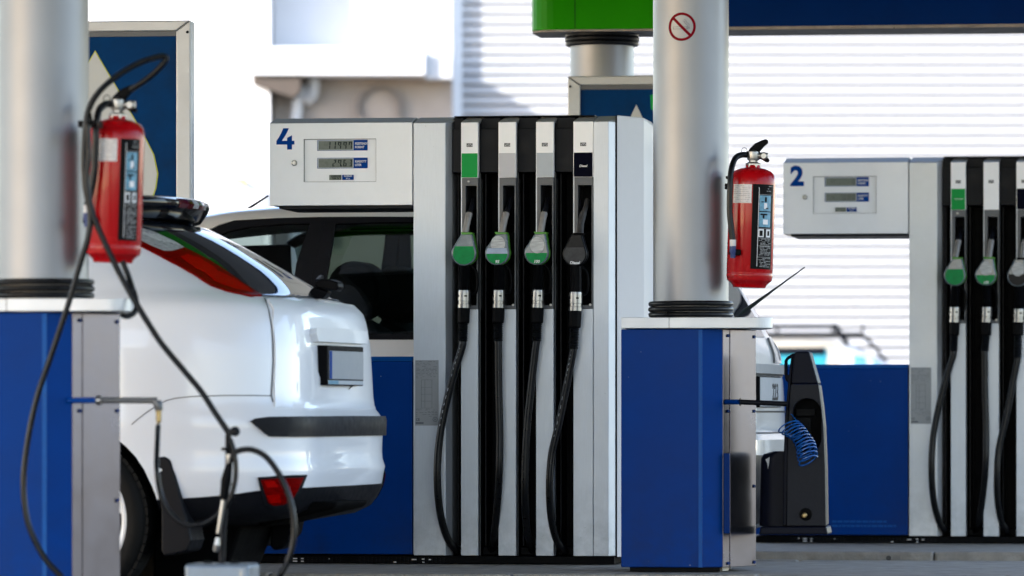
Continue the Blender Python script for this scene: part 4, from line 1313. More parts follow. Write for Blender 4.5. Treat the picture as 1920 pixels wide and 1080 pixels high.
# ================================================================== cars: one lofted skin each, panels cut from it
class Surf:
    def __init__(s, fr, rows, sig=2.6):
        """rows: (v, z, x_rear, x_front, half_width, roundness)"""
        s.fr = fr
        a = np.array(rows, float)
        s.v0, s.v1 = a[0, 0], a[-1, 0]
        s.vg = np.arange(s.v0, s.v1 + 1e-9, 0.004)
        cols = [np.interp(s.vg, a[:, 0], a[:, k]) for k in range(1, 6)]
        k = np.exp(-0.5 * (np.arange(-7, 8) / sig) ** 2); k /= k.sum()
        sm = []
        for c in cols:
            pad = np.concatenate([2 * c[0] - c[7:0:-1], c, 2 * c[-1] - c[-2:-9:-1]])
            sm.append(np.convolve(pad, k, 'valid'))
        s.cols = sm
        T = np.radians(np.linspace(-172, 120, 600)); V = np.linspace(s.v0, s.v1, 500)
        s.T, s.V = np.meshgrid(T, V)
        P = s.ev(s.T, s.V)
        N = s.nm(s.T, s.V)
        wxp = fr.X + P[..., 0] * fr.c + P[..., 1] * fr.s
        wyp = fr.Y - P[..., 0] * fr.s + P[..., 1] * fr.c
        wnx = N[..., 0] * fr.c + N[..., 1] * fr.s
        wny = -N[..., 0] * fr.s + N[..., 1] * fr.c
        dot = wxp * wnx + wyp * wny + (P[..., 2] - HC) * N[..., 2]
        px, py = fr.proj(P)
        s.bad = dot > -0.02
        s.px, s.py = np.where(s.bad, 1e6, px), np.where(s.bad, 1e6, py)
    def ev(s, t, v):
        t, v = np.asarray(t, float), np.asarray(v, float)
        z, xr, xf, hw, n = [np.interp(v, s.vg, c) for c in s.cols]
        c, q = np.cos(t), np.sin(t)
        r = (np.abs(c) ** n + np.abs(q) ** n) ** (-1 / n)
        a = (xr - xf) / 2
        return np.stack([(xr + xf) / 2 + a * r * c, hw * r * q, z], -1)
    def nm(s, t, v, e=1e-3):
        a = s.ev(np.asarray(t) + e, v) - s.ev(np.asarray(t) - e, v)
        b = s.ev(t, np.asarray(v) + .004) - s.ev(t, np.asarray(v) - .004)
        n = np.cross(a, b)
        return n / (np.linalg.norm(n, axis=-1, keepdims=True) + 1e-12)
    def inv(s, px, py):
        d = (s.px - px) ** 2 + (s.py - py) ** 2
        i = np.argmin(d)
        i = np.unravel_index(i, d.shape)
        t, v = float(s.T[i]), float(s.V[i])
        for _ in range(4):
            P = s.ev([t, t + 1e-4, t], [v, v, v + 1e-4])
            a, b = s.fr.proj(P)
            J = np.array([[a[1] - a[0], a[2] - a[0]], [b[1] - b[0], b[2] - b[0]]]) / 1e-4
            try:
                st = np.linalg.solve(J, [px - a[0], py - b[0]])
            except Exception:
                break
            if abs(st[0]) > .03 or abs(st[1]) > .03: break
            t += st[0]; v = min(max(v + st[1], s.v0), s.v1)
        return (t, v)
    def px_poly(s, pts, closed=True, step=7):
        out = []
        n = len(pts)
        for i in range(n if closed else n - 1):
            p, q = pts[i], pts[(i + 1) % n]
            m = max(1, int(math.hypot(q[0] - p[0], q[1] - p[1]) / step))
            for k in range(m):
                out.append(s.inv(p[0] + (q[0] - p[0]) * k / m, p[1] + (q[1] - p[1]) * k / m))
        if not closed: out.append(s.inv(*pts[-1]))
        return out
    def side(s, x, z, sg):
        zs = s.cols[0]
        v = float(np.interp(z, zs, s.vg))
        lo, hi = 0.02, math.pi - 0.02
        for _ in range(36):
            m = (lo + hi) / 2
            if s.ev(m, v)[0] > x: lo = m
            else: hi = m
        return (sg * (lo + hi) / 2, v)
    def mirror(s, poly): return [(-t, v) for t, v in poly][::-1]
    def patch(s, poly, off=0.004, thick=0.008, dt=3.0, dv=0.03):
        bm = B()
        vs = [bm.verts.new((t, v, 0)) for t, v in poly]
        f = bm.faces.new(vs)
        f.normal_update()
        ts, vv = [p[0] for p in poly], [p[1] for p in poly]
        def cuts(a, b, st, no):
            x = math.ceil(a / st + 1e-6) * st
            while x < b - 2e-3:
                if x < a + 2e-3:
                    x += st
                    continue
                co = (x + 1e-5, 0, 0) if no == 0 else (0, x + 1e-5, 0)
                bmesh.ops.bisect_plane(bm, geom=list(bm.verts) + list(bm.edges) + list(bm.faces), dist=1e-7, plane_co=co, plane_no=(1, 0, 0) if no == 0 else (0, 1, 0))
                x += st
        cuts(min(ts), max(ts), R(dt), 0)
        cuts(min(vv), max(vv), dv, 1)
        up = sum((f.normal.z * f.calc_area() for f in bm.faces))
        if up < 0: bmesh.ops.reverse_faces(bm, faces=bm.faces)
        co = np.array([(v.co.x, v.co.y) for v in bm.verts])
        P, N = s.ev(co[:, 0], co[:, 1]), s.nm(co[:, 0], co[:, 1])
        Q = P + N * off
        for v, p in zip(bm.verts, Q): v.co = p
        nor = {v: Vector(n) for v, n in zip(bm.verts, N)}
        if thick:
            be = [e for e in bm.edges if len(e.link_faces) == 1]
            r = bmesh.ops.extrude_edge_only(bm, edges=be)
            new = [g for g in r['geom'] if isinstance(g, bmesh.types.BMVert)]
            src = {}
            for v in new:
                best = None
                for e in v.link_edges:
                    o = e.other_vert(v)
                    if o in nor: best = o
                src[v] = best
            for v, o in src.items():
                if o is not None: v.co = v.co - nor[o] * thick
        for f in bm.faces: f.smooth = True

        return bm
    def ribbon(s, path, width=0.004, off=0.0015):
        """a thin line lying on the skin, for joints and painted shade"""
        P = np.array([s.ev(t, v) for t, v in path]); N = np.array([s.nm(t, v) for t, v in path])
        bm = B()
        L, Rr = [], []
        for i in range(len(P)):
            d = P[min(i + 1, len(P) - 1)] - P[max(i - 1, 0)]
            d = d / (np.linalg.norm(d) + 1e-12)
            w_ = np.cross(N[i], d) * width / 2
            L.append(bm.verts.new(P[i] + w_ + N[i] * off)); Rr.append(bm.verts.new(P[i] - w_ + N[i] * off))
        for i in range(len(P) - 1):
            bm.faces.new((L[i], L[i + 1], Rr[i + 1], Rr[i]))
        return bm

class keepbm: pass
def cpart(T, name, bm, m, parent=None, **k):
    """panel parts keep their winding"""
    bmesh.ops.translate(bm, verts=bm.verts, vec=-T.off)
    me = bpy.data.meshes.new(name)
    bm.to_mesh(me); bm.free()
    me.materials.append(m)
    me.set_sharp_from_angle(angle=R(32))
    o = bpy.data.objects.new(name, me)
    C.objects.link(o)
    o.parent = parent or T.o
    return o

def wheel(T, c, rt, rr_, side=-1, spokes=7):
    """tyre > rim > hub, on the side the camera sees for side=-1"""
    cx, cy, cz = c
    bm = B()
    y = lambda k: cy + side * k
    w_ = .10
    lathe(bm, [(rr_ * .98, y(w_ * .75) - cy), (rr_ * 1.03, y(w_ * .98) - cy), (rt * .86, y(w_ * 1.08) - cy), (rt * .93, y(w_ * 1.02) - cy), (rt * .975, y(w_ * .86) - cy), (rt, y(w_ * .55) - cy), (rt, y(-w_ * .55) - cy), (rt * .97, y(-w_ * .9) - cy), (rr_, y(-w_) - cy)], c, 'y', 72)
    ty = T.part('tyre', bm, TYRE, smooth=True)
    bm = B()
    for k in range(60):
        a = 2 * math.pi * k / 60
        for rad, wd in ((rt * .995, .0),):
            p = Vector((cx + rad * math.cos(a), cy, cz + rad * math.sin(a)))
            t_ = Vector((-math.sin(a), 0, math.cos(a))) * .0148
            r_ = Vector((math.cos(a), 0, math.sin(a)))
            pts = [p + t_ * s1 + r_ * s2 + Vector((0, s3, 0)) for s1 in (-1, 1) for s2 in (-.012, .005) for s3 in (side * w_ * .15, side * w_ * .86)]
            hull(bm, pts)
    T.part('tread_blocks', bm, TYRE, parent=ty)
    bm = B()
    ring_ = [(rr_ * 1.0, side * w_ * .80), (rr_ * 1.03, side * w_ * .92), (rr_ * .99, side * w_ * .95), (rr_ * .93, side * w_ * .84), (rr_ * .90, side * w_ * .4), (rr_ * .88, -side * w_ * .5)]
    n = 64
    rings_ = [[bm.verts.new((cx + r * math.cos(2 * math.pi * k / n), cy + h, cz + r * math.sin(2 * math.pi * k / n))) for k in range(n)] for r, h in ring_]
    for a, b in zip(rings_, rings_[1:]):
        for k in range(n): bm.faces.new((a[k], a[(k + 1) % n], b[(k + 1) % n], b[k]))
    rim = T.part('rim', bm, RIMM, smooth=True)
    for k in range(spokes):
        a = 2 * math.pi * k / spokes + .2
        bm = B()
        dv = Vector((math.cos(a), 0, math.sin(a))); tv = Vector((-math.sin(a), 0, math.cos(a)))
        C0 = Vector(c)
        pts = []
        for rad, hwid, yy in ((rr_ * .18, .026, .74), (rr_ * .94, .017, .86)):
            for s1 in (-1, 1):
                for dy in (0, -.25):
                    pts.append(C0 + dv * rad + tv * s1 * hwid + Vector((0, side * w_ * (yy + dy), 0)))
        hull(bm, pts)
        T.part('spoke', bm, RIMM, parent=rim, bevel=.003)
    bm = B(); lathe(bm, [(.045, side * w_ * .5), (.045, side * w_ * .80), (.02, side * w_ * .84)], c, 'y', 24)
    T.part('hub', bm, RIMM, parent=rim, smooth=True)
    bm = B(); lathe(bm, [(rr_ * .7, side * w_ * .2), (rr_ * .7, side * w_ * .05)], c, 'y', 32)
    T.part('brake_disc', bm, DARKG, parent=rim)
    return ty

def shell(S, xw, xw2, zw, Ra, v0, v1, dt=3.0):
    """whole skin between v0 and v1 with four wheel arches cut in its lower edge"""
    poly = []
    zb = float(np.interp(v0, S.vg, S.cols[0]))
    def arch(xc, sg, rev):
        a0 = math.degrees(math.asin((zb - zw) / Ra))
        A = np.linspace(180 - a0, a0, 26)
        pts = [S.side(xc + Ra * math.cos(R(a)), max(zb, zw + Ra * math.sin(R(a))), sg) for a in A]
        pts[0] = (pts[0][0], v0); pts[-1] = (pts[-1][0], v0)
        return pts[::-1] if rev else pts
    poly.append((-math.pi, v0))
    poly += arch(xw2, -1, False)
    poly += arch(xw, -1, False)
    poly.append((0.0, v0))
    poly += arch(xw, 1, True)
    poly += arch(xw2, 1, True)
    poly.append((math.pi, v0)); poly.append((math.pi, v1)); poly.append((-math.pi, v1))
    return poly

# ------------------------------------------------------------------ white hatchback in front
K1 = Frame(665, 19.75, 13.0)
rows1 = [  # v, z, x_rear, x_front, half width, roundness
 (.18, .18, -.80, -3.9, .80, 6), (.30, .30, -.52, -4.15, .855, 6), (.355, .355, -.13, -4.2, .868, 6), (.385, .385, -.068, -4.22, .872, 6.5), (.43, .43, -.042, -4.24, .885, 7), (.47, .47, -.025, -4.25, .892, 7), (.51, .51, -.020, -4.25, .894, 7), (.548, .548, -.012, -4.25, .898, 7), (.575, .575, -.026, -4.25, .892, 7), (.64, .64, -.024, -4.25, .893, 7),
 (.725, .725, -.02, -4.22, .895, 7), (.745, .745, -.03, -4.20, .893, 7), (.765, .765, -.060, -4.18, .890, 7), (.80, .80, -.068, -4.1, .890, 7), (1.00, 1.00, -.075, -3.75, .885, 6.5), (1.10, 1.10, -.085, -3.35, .872, 6),
 (1.16, 1.16, -.098, -3.25, .858, 5.5), (1.180, 1.180, -.130, -3.2, .840, 4.8), (1.20, 1.20, -.172, -3.12, .822, 3.8), (1.30, 1.30, -.315, -2.9, .79, 2.7), (1.40, 1.40, -.490, -2.62, .75, 2.4), (1.47, 1.47, -.63, -2.42, .70, 2.4),
 (1.51, 1.505, -.84, -2.26, .60, 4.5), (1.56, 1.525, -1.05, -2.0, .48, 4), (1.66, 1.535, -1.35, -1.7, .2, 3)]
S1 = Surf(K1, rows1, 1.5)
hub = K1.at(127, 975, -.80)
car1 = Thing('hatchback_car', 'glossy white hatchback with black spoiler and black bumper strips, seen from behind', 'car', K1, (-2.1, 0, 0))
zw, Ra, Rt = hub.z, .375, .330
xw, xw2 = hub.x, hub.x - 2.64
body = cpart(car1, 'body', S1.patch(shell(S1, xw, xw2, zw, Ra, .185, 1.655), off=0, thick=.02, dt=3, dv=.03), CARW)
bm = B(); box(bm, -4.0, -.85, -.62, .62, .20, .78)
car1.part('underbody', bm, UNDER)
bm = B()
for sg in (-1, 1):
    for xc in (xw, xw2):
        n = 20
        pts = [(xc + (Ra + .012) * math.cos(R(a)), zw + (Ra + .012) * math.sin(R(a))) for a in np.linspace(-20, 200, n)]
        q0 = [bm.verts.new((x, sg * .868, z)) for x, z in pts]; q1 = [bm.verts.new((x, sg * .60, z)) for x, z in pts]
        for i in range(n - 1): bm.faces.new((q0[i], q0[i + 1], q1[i + 1], q1[i]))
car1.part('wheel_arch_liner', bm, UNDER)
for sg in (-1, 1):
    for xc in (xw, xw2):
        wheel(car1, (xc, sg * .775, zw), Rt, .247, sg)
# black lower valance
nr = [(352, 934), (420, 929), (480, 921), (560, 915), (640, 911), (700, 908)]
tv = S1.px_poly(nr, closed=False)
tv = [p for p in tv if p[0] < -0.02] + [(0.0, S1.inv(700, 908)[1])]
st_ = tv[0]
rearch = S1.side(xw + Ra * math.cos(R(8)), .19, -1)
up = S1.side(xw + math.sqrt(max(0, Ra**2 - (.44 - zw) ** 2)), .44, -1)
arc_ = [S1.side(xw + Ra * math.cos(R(a)), zw + Ra * math.sin(R(a)), -1) for a in np.linspace(-25.5, 12, 9)]
half = arc_ + [(t, v) for t, v in tv if t > arc_[-1][0] + .004]
poly = half + [(-t, v) for t, v in half[-2::-1]]
va = cpart(car1, 'lower_bumper', S1.patch(poly, off=.004, thick=.01), CARK)
# rub strip
tipn = S1.px_poly([(469, 790), (476, 786), (501, 783.5), (560, 783.5)], closed=False)
botn = S1.px_poly([(560, 818.5), (504, 818), (495.6, 812.5)], closed=False)
vt, vb = tipn[-1][1], botn[0][1]
poly = botn + tipn
poly = tipn + [(0, vt + .001), (-tipn[-1][0], vt)] + [(-t, v) for t, v in tipn[-2::-1]] + [(-t, v) for t, v in botn[::-1]] + [(0, vb)] + botn
strip = cpart(car1, 'bumper_strip', S1.patch(poly, off=.014, thick=.020), CARK)
# tail lamps
red = [(225, 436), (260, 452), (287, 465), (307, 473), (322, 473), (344, 466.5), (362, 475), (393, 491), (420, 508), (458, 535), (490, 555), (470, 556), (424, 547.5), (394, 536), (362, 515), (301, 482), (260, 461), (225, 444)]
clr = [(222, 424), (264, 430), (287, 437), (326, 455), (344, 466), (322, 472.5), (307.6, 472.5), (287, 464.5), (260, 451.5), (225, 435.5)]
pr, pc = S1.px_poly(red), S1.px_poly(clr)
for i, mir in enumerate((False, True)):
    q = S1.mirror(pr) if mir else pr
    tl = cpart(car1, 'tail_lamp', S1.patch(q, off=.007, thick=.012), LAMPR)
    q = S1.mirror(pc) if mir else pc
    cpart(car1, 'clear_lens', S1.patch(q, off=.0075, thick=.012), LAMPC, parent=tl)
    for pl_ in ([(338, 484), (350, 480), (372, 486), (400, 503), (412, 517), (398, 520), (366, 505)], [(384, 513), (410, 512), (436, 524), (462, 541), (474, 551), (440, 544), (404, 530)]):
        q = S1.px_poly(pl_)
        cpart(car1, 'lamp_reflector', S1.patch(S1.mirror(q) if mir else q, off=.0085, thick=.003), LAMPB, parent=tl)
    for k_ in range(5):
        q = S1.px_poly([(258 + k_ * 9, 437 + k_ * 1.5), (300 + k_ * 9, 455 + k_ * 2)], closed=False)
        cpart(car1, 'lens_ridge', S1.ribbon(S1.mirror(q) if mir else q, .0035, .0092), WHITE, parent=tl)
# rear glass, symmetrical
nb = S1.px_poly([(225, 412), (264, 428.5), (287, 435.5), (326, 453.5), (344, 464.5), (362, 473.5), (393, 489.5), (420, 506.5), (458, 533.5), (492, 555), (560, 557)], closed=False)
poly = nb + [(0.0, S1.inv(618, 560)[1])] + [(-t, v) for t, v in nb[::-1]]
rg = cpart(car1, 'rear_window', S1.patch(poly, off=.005, thick=.010), REARG)
# side windows
for sg in (-1, 1):
    a = [S1.side(x, z, sg) for x, z in ((-1.02, 1.23), (-1.12, 1.16), (-1.5, 1.14), (-2.6, 1.10), (-2.75, 1.14), (-2.35, 1.42), (-2.0, 1.455), (-1.4, 1.45), (-1.05, 1.38))]
    cpart(car1, 'side_window', S1.patch(a, off=.004, thick=.008), REARG)
ws = [S1.side(-2.92, 1.20, -1), S1.side(-2.44, 1.45, -1), S1.side(-2.44, 1.45, 1), S1.side(-2.92, 1.20, 1)]
ws = [(-math.pi + .01, ws[0][1]), (-math.pi + .01, ws[1][1]), ws[1], ws[0]]
cpart(car1, 'windscreen', S1.patch(ws, off=.004, thick=.008), REARG)
cpart(car1, 'windscreen', S1.patch(S1.mirror(ws), off=.004, thick=.008), REARG)
# joints
for path in ([(496, 559), (503, 580), (508.5, 610), (511, 640), (511.5, 680), (510, 715), (508.5, 742), (512, 754)],
             [(247, 796), (262, 783), (280, 770), (297, 759), (312, 751), (330, 746.5), (360, 743.5), (420, 741.5), (470, 741.5), (508, 742)]):
    p = S1.px_poly(path, closed=False)
    cpart(car1, 'joint_and_shade_line', S1.ribbon(p, .0046 if path[0][0] == 496 else .0030), BLACK, parent=body)
    cpart(car1, 'joint_and_shade_line', S1.ribbon([(-t, v) for t, v in p][::-1], .004), BLACK, parent=body)
p = S1.px_poly([(492, 557.5), (560, 559.5)], closed=False)
p += [(0.0, S1.inv(618, 562)[1])]
cpart(car1, 'window_seal', S1.ribbon(p + [(-t, v) for t, v in p[-2::-1]], .007, .003), BLACK, parent=body)
# outer skin of the tailgate, standing proud round the plate recess
tp_ = S1.px_poly([(501, 564), (560, 566), (605, 568)], closed=False)
sd_ = S1.px_poly([(509, 605), (514, 640), (514.5, 680), (513, 720), (514, 758)], closed=False)
bt_ = S1.px_poly([(514, 764), (560, 768), (600, 769)], closed=False)
ho_ = S1.px_poly([(613, 730), (602, 720), (596, 706), (588, 680), (581, 655), (577, 646)], closed=False)
half_ = [(0.0, tp_[-1][1])] + tp_[::-1] + sd_ + bt_ + [(0.0, bt_[-1][1]), (0.0, ho_[0][1])] + ho_ + [(0.0, ho_[-1][1])]
for mir in (False, True):
    ts = cpart(car1, 'tailgate_skin', S1.patch(S1.mirror(half_) if mir else half_, off=.007, thick=.009), CARW)
# hatch lip above the plate
l0, l1 = S1.inv(577, 617), S1.inv(582, 642)
poly = [(l0[0], l0[1] - .02), (l0[0] + .006, l0[1]), (0, l0[1] + .004), (-l0[0] - .006, l0[1]), (-l0[0], l0[1] - .02), (-l1[0], l1[1]), (0, l1[1]), (l1[0], l1[1])]
lip = cpart(car1, 'hatch_handle_strip', S1.patch(poly, off=.034, thick=.040), CARW)
b_ = lip.modifiers.new('bevel', 'BEVEL'); b_.width = .007; b_.segments = 3; b_.limit_method = 'ANGLE'; b_.angle_limit = R(40)
cpart(car1, 'joint_and_shade_line', S1.ribbon([(l1[0] - .004, l1[1] - .003), (0, l1[1] - .003), (-l1[0], l1[1] - .003)], .010, .003), DARKG, parent=lip)  # dark ribbon painted as the shadow beneath the lip
# number plate with its holder
cz = K1.at(642, 686, 0).z
px_ = -.058
bm = B(); box(bm, px_ - .02, px_ + .022, -.272, .272, cz - .076, cz + .076)
ph = car1.part('plate_holder', bm, BLACK, bevel=.004)
bm = B(); box(bm, px_ + .0225, px_ + .0245, -.248, .258, cz - .052, cz + .056)
pn = car1.part('number_plate', bm, NUMPL, bevel=.002)
bm = B(); box(bm, px_ + .0246, px_ + .0252, -.247, -.212, cz - .051, cz + .055)
car1.part('blue_band', bm, INKB, parent=pn)
bm = B(); box(bm, px_ + .0222, px_ + .0235, -.262, .262, cz - .072, cz - .057)
car1.part('holder_lettering_strip', bm, LABB, parent=ph)
bm = B(); box(bm, px_ + .0236, px_ + .0240, -.258, -.11, cz - .071, cz - .058)
car1.part('holder_mark', bm, PICT, parent=ph)
# rear reflector in the bumper
ro = S1.px_poly([(488, 899), (528, 896), (567, 895), (556, 918), (545, 936), (530, 944), (512, 946), (502, 941), (496, 925)])
so = S1.px_poly([(483, 895), (528, 891.5), (574, 890), (562, 920), (549, 942), (530, 951), (510, 953), (497, 946), (490, 925)])
for mir in (False, True):
    sr = cpart(car1, 'reflector_surround', S1.patch(S1.mirror(so) if mir else so, off=.0062, thick=.009), CARK)
    cpart(car1, 'reflector', S1.patch(S1.mirror(ro) if mir else ro, off=.0078, thick=.009), LAMPR, parent=sr)
    q = S1.px_poly([(498, 928), (522, 926), (524, 940), (506, 941)])
    cpart(car1, 'reflector_facet', S1.patch(S1.mirror(q) if mir else q, off=.0088, thick=.002), LAMPB, parent=sr)
    q = S1.px_poly([(494, 902), (512, 901), (520, 912), (500, 914)])
    cpart(car1, 'reflector_facet', S1.patch(S1.mirror(q) if mir else q, off=.0088, thick=.002), LAMPB, parent=sr)
# roof spoiler
bm = B()
sec_n = 25
secs = []
ya = .60
top0, tip0 = K1.at(360, 372, 0), K1.at(369, 384, 0)
zt_, xt_ = top0.z, tip0.x
for i in range(sec_n):
    u = -1 + 2 * i / (sec_n - 1)
    yy = ya * u
    sh = -.19 * abs(u) ** 2.4
    dz = -.006 * u * u
    th = 1.0 if abs(u) < .9 else 1 - (abs(u) - .9) * 4
    zc = zt_ - .035
    sec = [(xt_ + sh - .50, zt_ - .028), (xt_ + sh - .20, zt_ + .004), (xt_ + sh - .03, zt_), (xt_ + sh - .004, zt_ - .012), (xt_ + sh, zt_ - .028), (xt_ + sh - .008, zt_ - .048), (xt_ + sh - .035, zt_ - .085), (xt_ + sh - .10, zt_ - .092), (xt_ + sh - .30, zt_ - .10), (xt_ + sh - .50, zt_ - .11)]
    secs.append([bm.verts.new((x, yy, zc + (z - zc) * th + dz)) for x, z in sec])
for a, b in zip(secs, secs[1:]):
    for k in range(len(a)):
        k2 = (k + 1) % len(a)
        bm.faces.new((a[k], a[k2], b[k2], b[k]))
bm.faces.new(secs[0]); bm.faces.new(secs[-1][::-1])
spo = car1.part('roof_spoiler', bm, GLOSSK, smooth=True)
bm = B()
def bl(y): return xt_ - .19 * abs(y / ya) ** 2.4
ys = np.linspace(-.19, .19, 13)
for (m_, za_, zb_, o_, y0_, y1_, nm) in ((LAMPD, .007, .042, .004, -.19, .15, 'brake_light'), (LAMPC, .008, .041, .005, -.045, .02, 'clear_lens'), (LAMPC, .010, .040, .005, .11, .14, 'clear_lens')):
    bm = B(); pr_ = []
    for y in np.linspace(y0_, y1_, 9):
        x = bl(y)
        pr_.append([bm.verts.new(p) for p in ((x - .012 + o_, y, zt_ - za_), (x + o_, y, zt_ - .026), (x - .006 + o_, y, zt_ - zb_), (x - .03, y, zt_ - zb_), (x - .03, y, zt_ - za_))])
    for a, b in zip(pr_, pr_[1:]):
        for k in range(5): bm.faces.new((a[k], a[(k + 1) % 5], b[(k + 1) % 5], b[k]))
    bm.faces.new(pr_[0]); bm.faces.new(pr_[-1][::-1])
    car1.part(nm, bm, m_, parent=spo, smooth=True)
# rear wiper
K = lambda px, py, d=0.0: K1.at(px, py, d)
def slabpx(pts, y0, y1):
    bm_ = B(); prism(bm_, [(K(a, b).x, K(a, b).z) for a, b in pts], y0, y1); return bm_
wp = car1.part('rear_wiper', slabpx([(597, 528), (604, 523), (622, 524), (637, 529), (639, 540), (634, 546), (624, 545), (612, 542), (600, 541), (594, 536)], -.035, .05), BLACK, bevel=.006, smooth=True, seg=3)
car1.part('wiper_pivot', slabpx([(583, 548), (592, 538), (600, 540), (612, 544), (618, 548), (611, 558), (606, 561), (592, 560)], -.03, .04), BLACK, parent=wp, bevel=.005, smooth=True, seg=3)
pv = K(612, 543)
bm = B(); tube(bm, [(pv.x - .05, .05, pv.z + .035), (pv.x - .09, .25, pv.z + .055), (pv.x - .14, .45, pv.z + .06)], .009, 8)
car1.part('wiper_blade', bm, BLACK, parent=wp, smooth=True)
# mud flap and hanging bits
q = [(299, 857), (320, 855), (330, 862), (338, 885), (352, 940), (366, 990), (370, 1012), (363, 1032), (340, 1038), (318, 1042), (313, 1032), (313, 960), (305, 900)]
bm = B(); prism(bm, [(K(a, b, -.80).x, K(a, b, -.80).z) for a, b in q], -.875, -.70)
car1.part('mud_flap', bm, CARK, bevel=.008)
q = [(516, 972), (528, 966), (543, 968), (560, 962), (566, 975), (560, 1000), (546, 1015), (536, 1028), (518, 1032), (512, 1022)]
bm = B(); prism(bm, [(K(a, b, 0).x, K(a, b, 0).z) for a, b in q], -.05, .05)
car1.part('towing_bracket', bm, BLACK, bevel=.01)
bm = B(); q = [(350, 930), (690, 938), (682, 950), (640, 960), (590, 972), (548, 984), (536, 970), (518, 968), (505, 1010), (492, 1045), (470, 1095), (350, 1095)]
bm = B(); prism(bm, [(K(a, b, 0).x, K(a, b, 0).z) for a, b in q], -.45, .02)
car1.part('rear_underside', bm, UNDER, bevel=.02)

# ------------------------------------------------------------------ silver car between the pumps
K2 = Frame(1457, 23.4, 13.0)
rows2 = [
 (.20, .20, -.20, -4.1, .80, 6), (.35, .35, -.03, -4.25, .87, 6), (.52, .52, 0, -4.3, .885, 6.5), (.64, .64, 0, -4.28, .89, 6.5), (.665, .665, -.04, -4.25, .89, 6.5), (.90, .90, -.05, -4.1, .885, 6.2), (1.03, 1.03, -.075, -3.75, .87, 6),
 (1.10, 1.10, -.11, -3.5, .85, 5.8), (1.20, 1.20, -.155, -3.35, .82, 5.5), (1.35, 1.34, -.24, -3.15, .785, 5.2), (1.50, 1.48, -.36, -2.98, .74, 5), (1.60, 1.580, -.48, -2.86, .70, 5), (1.645, 1.635, -.60, -2.76, .67, 4.8), (1.69, 1.68, -.78, -2.58, .62, 4.4), (1.74, 1.712, -1.0, -2.25, .48, 3.5), (1.84, 1.73, -1.4, -1.9, .2, 3)]
S2 = Surf(K2, rows2)
car2 = Thing('family_car', 'silver car with black window frames standing in the lane behind pump 4', 'car', K2, (-2.1, 0, 0))
body2 = cpart(car2, 'body', S2.patch(shell(S2, -.78, -3.4, .33, .36, .205, 1.105), off=0, thick=.02), CARS)
vr = S2.inv(700, 408)[1]
front = [S2.inv(385, 425), S2.inv(410, 425), S2.inv(440, 414)]
roof = [(-math.pi, vr - .10)] + [(t, v) for t, v in S2.px_poly([(390, 431), (410, 421), (440, 412.5), (520, 409), (600, 407.5), (700, 407), (800, 407)], closed=False)] + [(-.9, vr), (0, vr - .02), (.9, vr), (2.2, vr), (math.pi, vr - .10), (math.pi, 1.835), (-math.pi, 1.835)]
cpart(car2, 'roof', S2.patch(roof, off=.0, thick=.02), CARS)
def both(name, pts, m, off=.003, thick=.014, label=None):
    p = S2.px_poly(pts) if pts and isinstance(pts[0], tuple) and pts[0][0] > 3.2 else pts
    r_ = []
    for mir in (False, True):
        r_.append(cpart(car2, name, S2.patch(S2.mirror(p) if mir else p, off=off, thick=thick), m))
    return r_
both('window_top_rail', [(388, 436), (410, 424), (440, 414), (520, 409.5), (600, 407.5), (700, 407), (1212, 409), (1212, 420), (800, 416), (700, 417), (628, 420), (607, 421), (583, 419), (530, 420), (470, 425), (428, 434), (400, 446)], CARK)
both('door_pillar', [(582, 419), (609, 419), (588, 500), (580, 560), (568, 634), (538, 634), (556, 495)], CARK, off=.006)
both('door_pillar', [(607, 419), (630, 420), (613, 521), (610, 560), (610, 634), (565, 634), (577, 560), (585, 500)], CARK, off=.005)
both('window_bottom_rail', [(385, 624), (500, 627), (790, 627), (1205, 627), (1205, 637), (790, 637), (385, 637)], CARK, off=.007, thick=.02)
wl = [(400, 446), (428, 434), (470, 425), (530, 420), (583, 419), (556, 495), (538, 627), (390, 627)]
both('side_window', wl, TINT, off=-.004, thick=0)
both('side_window', [(630, 420), (700, 417), (800, 416), (900, 417), (900, 627), (610, 627), (610, 560), (613, 521)], TINT, off=-.004, thick=0)
both('door_pillar', [(898, 416), (940, 416), (940, 628), (898, 628)], CARK, off=.005)
both('side_window', [(938, 417), (1180, 420), (1180, 627), (938, 627)], TINT, off=-.004, thick=0)
# rear corner: body pillar, lamp, window
qv = S2.px_poly([(1180, 419), (1212, 419)], closed=False)
t0 = S2.inv(1180, 500)[0]
cr = [(t0, 1.10), (t0, vr), (-.30, vr - .015), (-.30, 1.10)]
both('rear_pillar', cr, CARS, off=.001)
rw = [(-.31, 1.10), (-.31, vr - .015), (0, vr - .02), (.31, vr - .015), (.31, 1.10), (0, 1.10)]
cpart(car2, 'rear_window', S2.patch(rw, off=.004, thick=.01), REARG)
tl_ = [(t0 + .02, 1.12), (t0 + .02, 1.42), (-.60, 1.42), (-.60, 1.12)]
both('tail_lamp', tl_, LAMPR, off=.008)
wsp = [(-math.pi + .001, 1.11), (-math.pi + .001, vr - .10), (-2.72, vr - .09), (-2.72, 1.11)]
both('windscreen', wsp, TINT, off=0, thick=0)
apl = [(-2.735, 1.10), (-2.735, vr - .09), (S2.inv(395, 440)[0], S2.inv(395, 440)[1]), (S2.inv(395, 600)[0], 1.10)]
both('front_pillar', apl, CARK, off=.002)
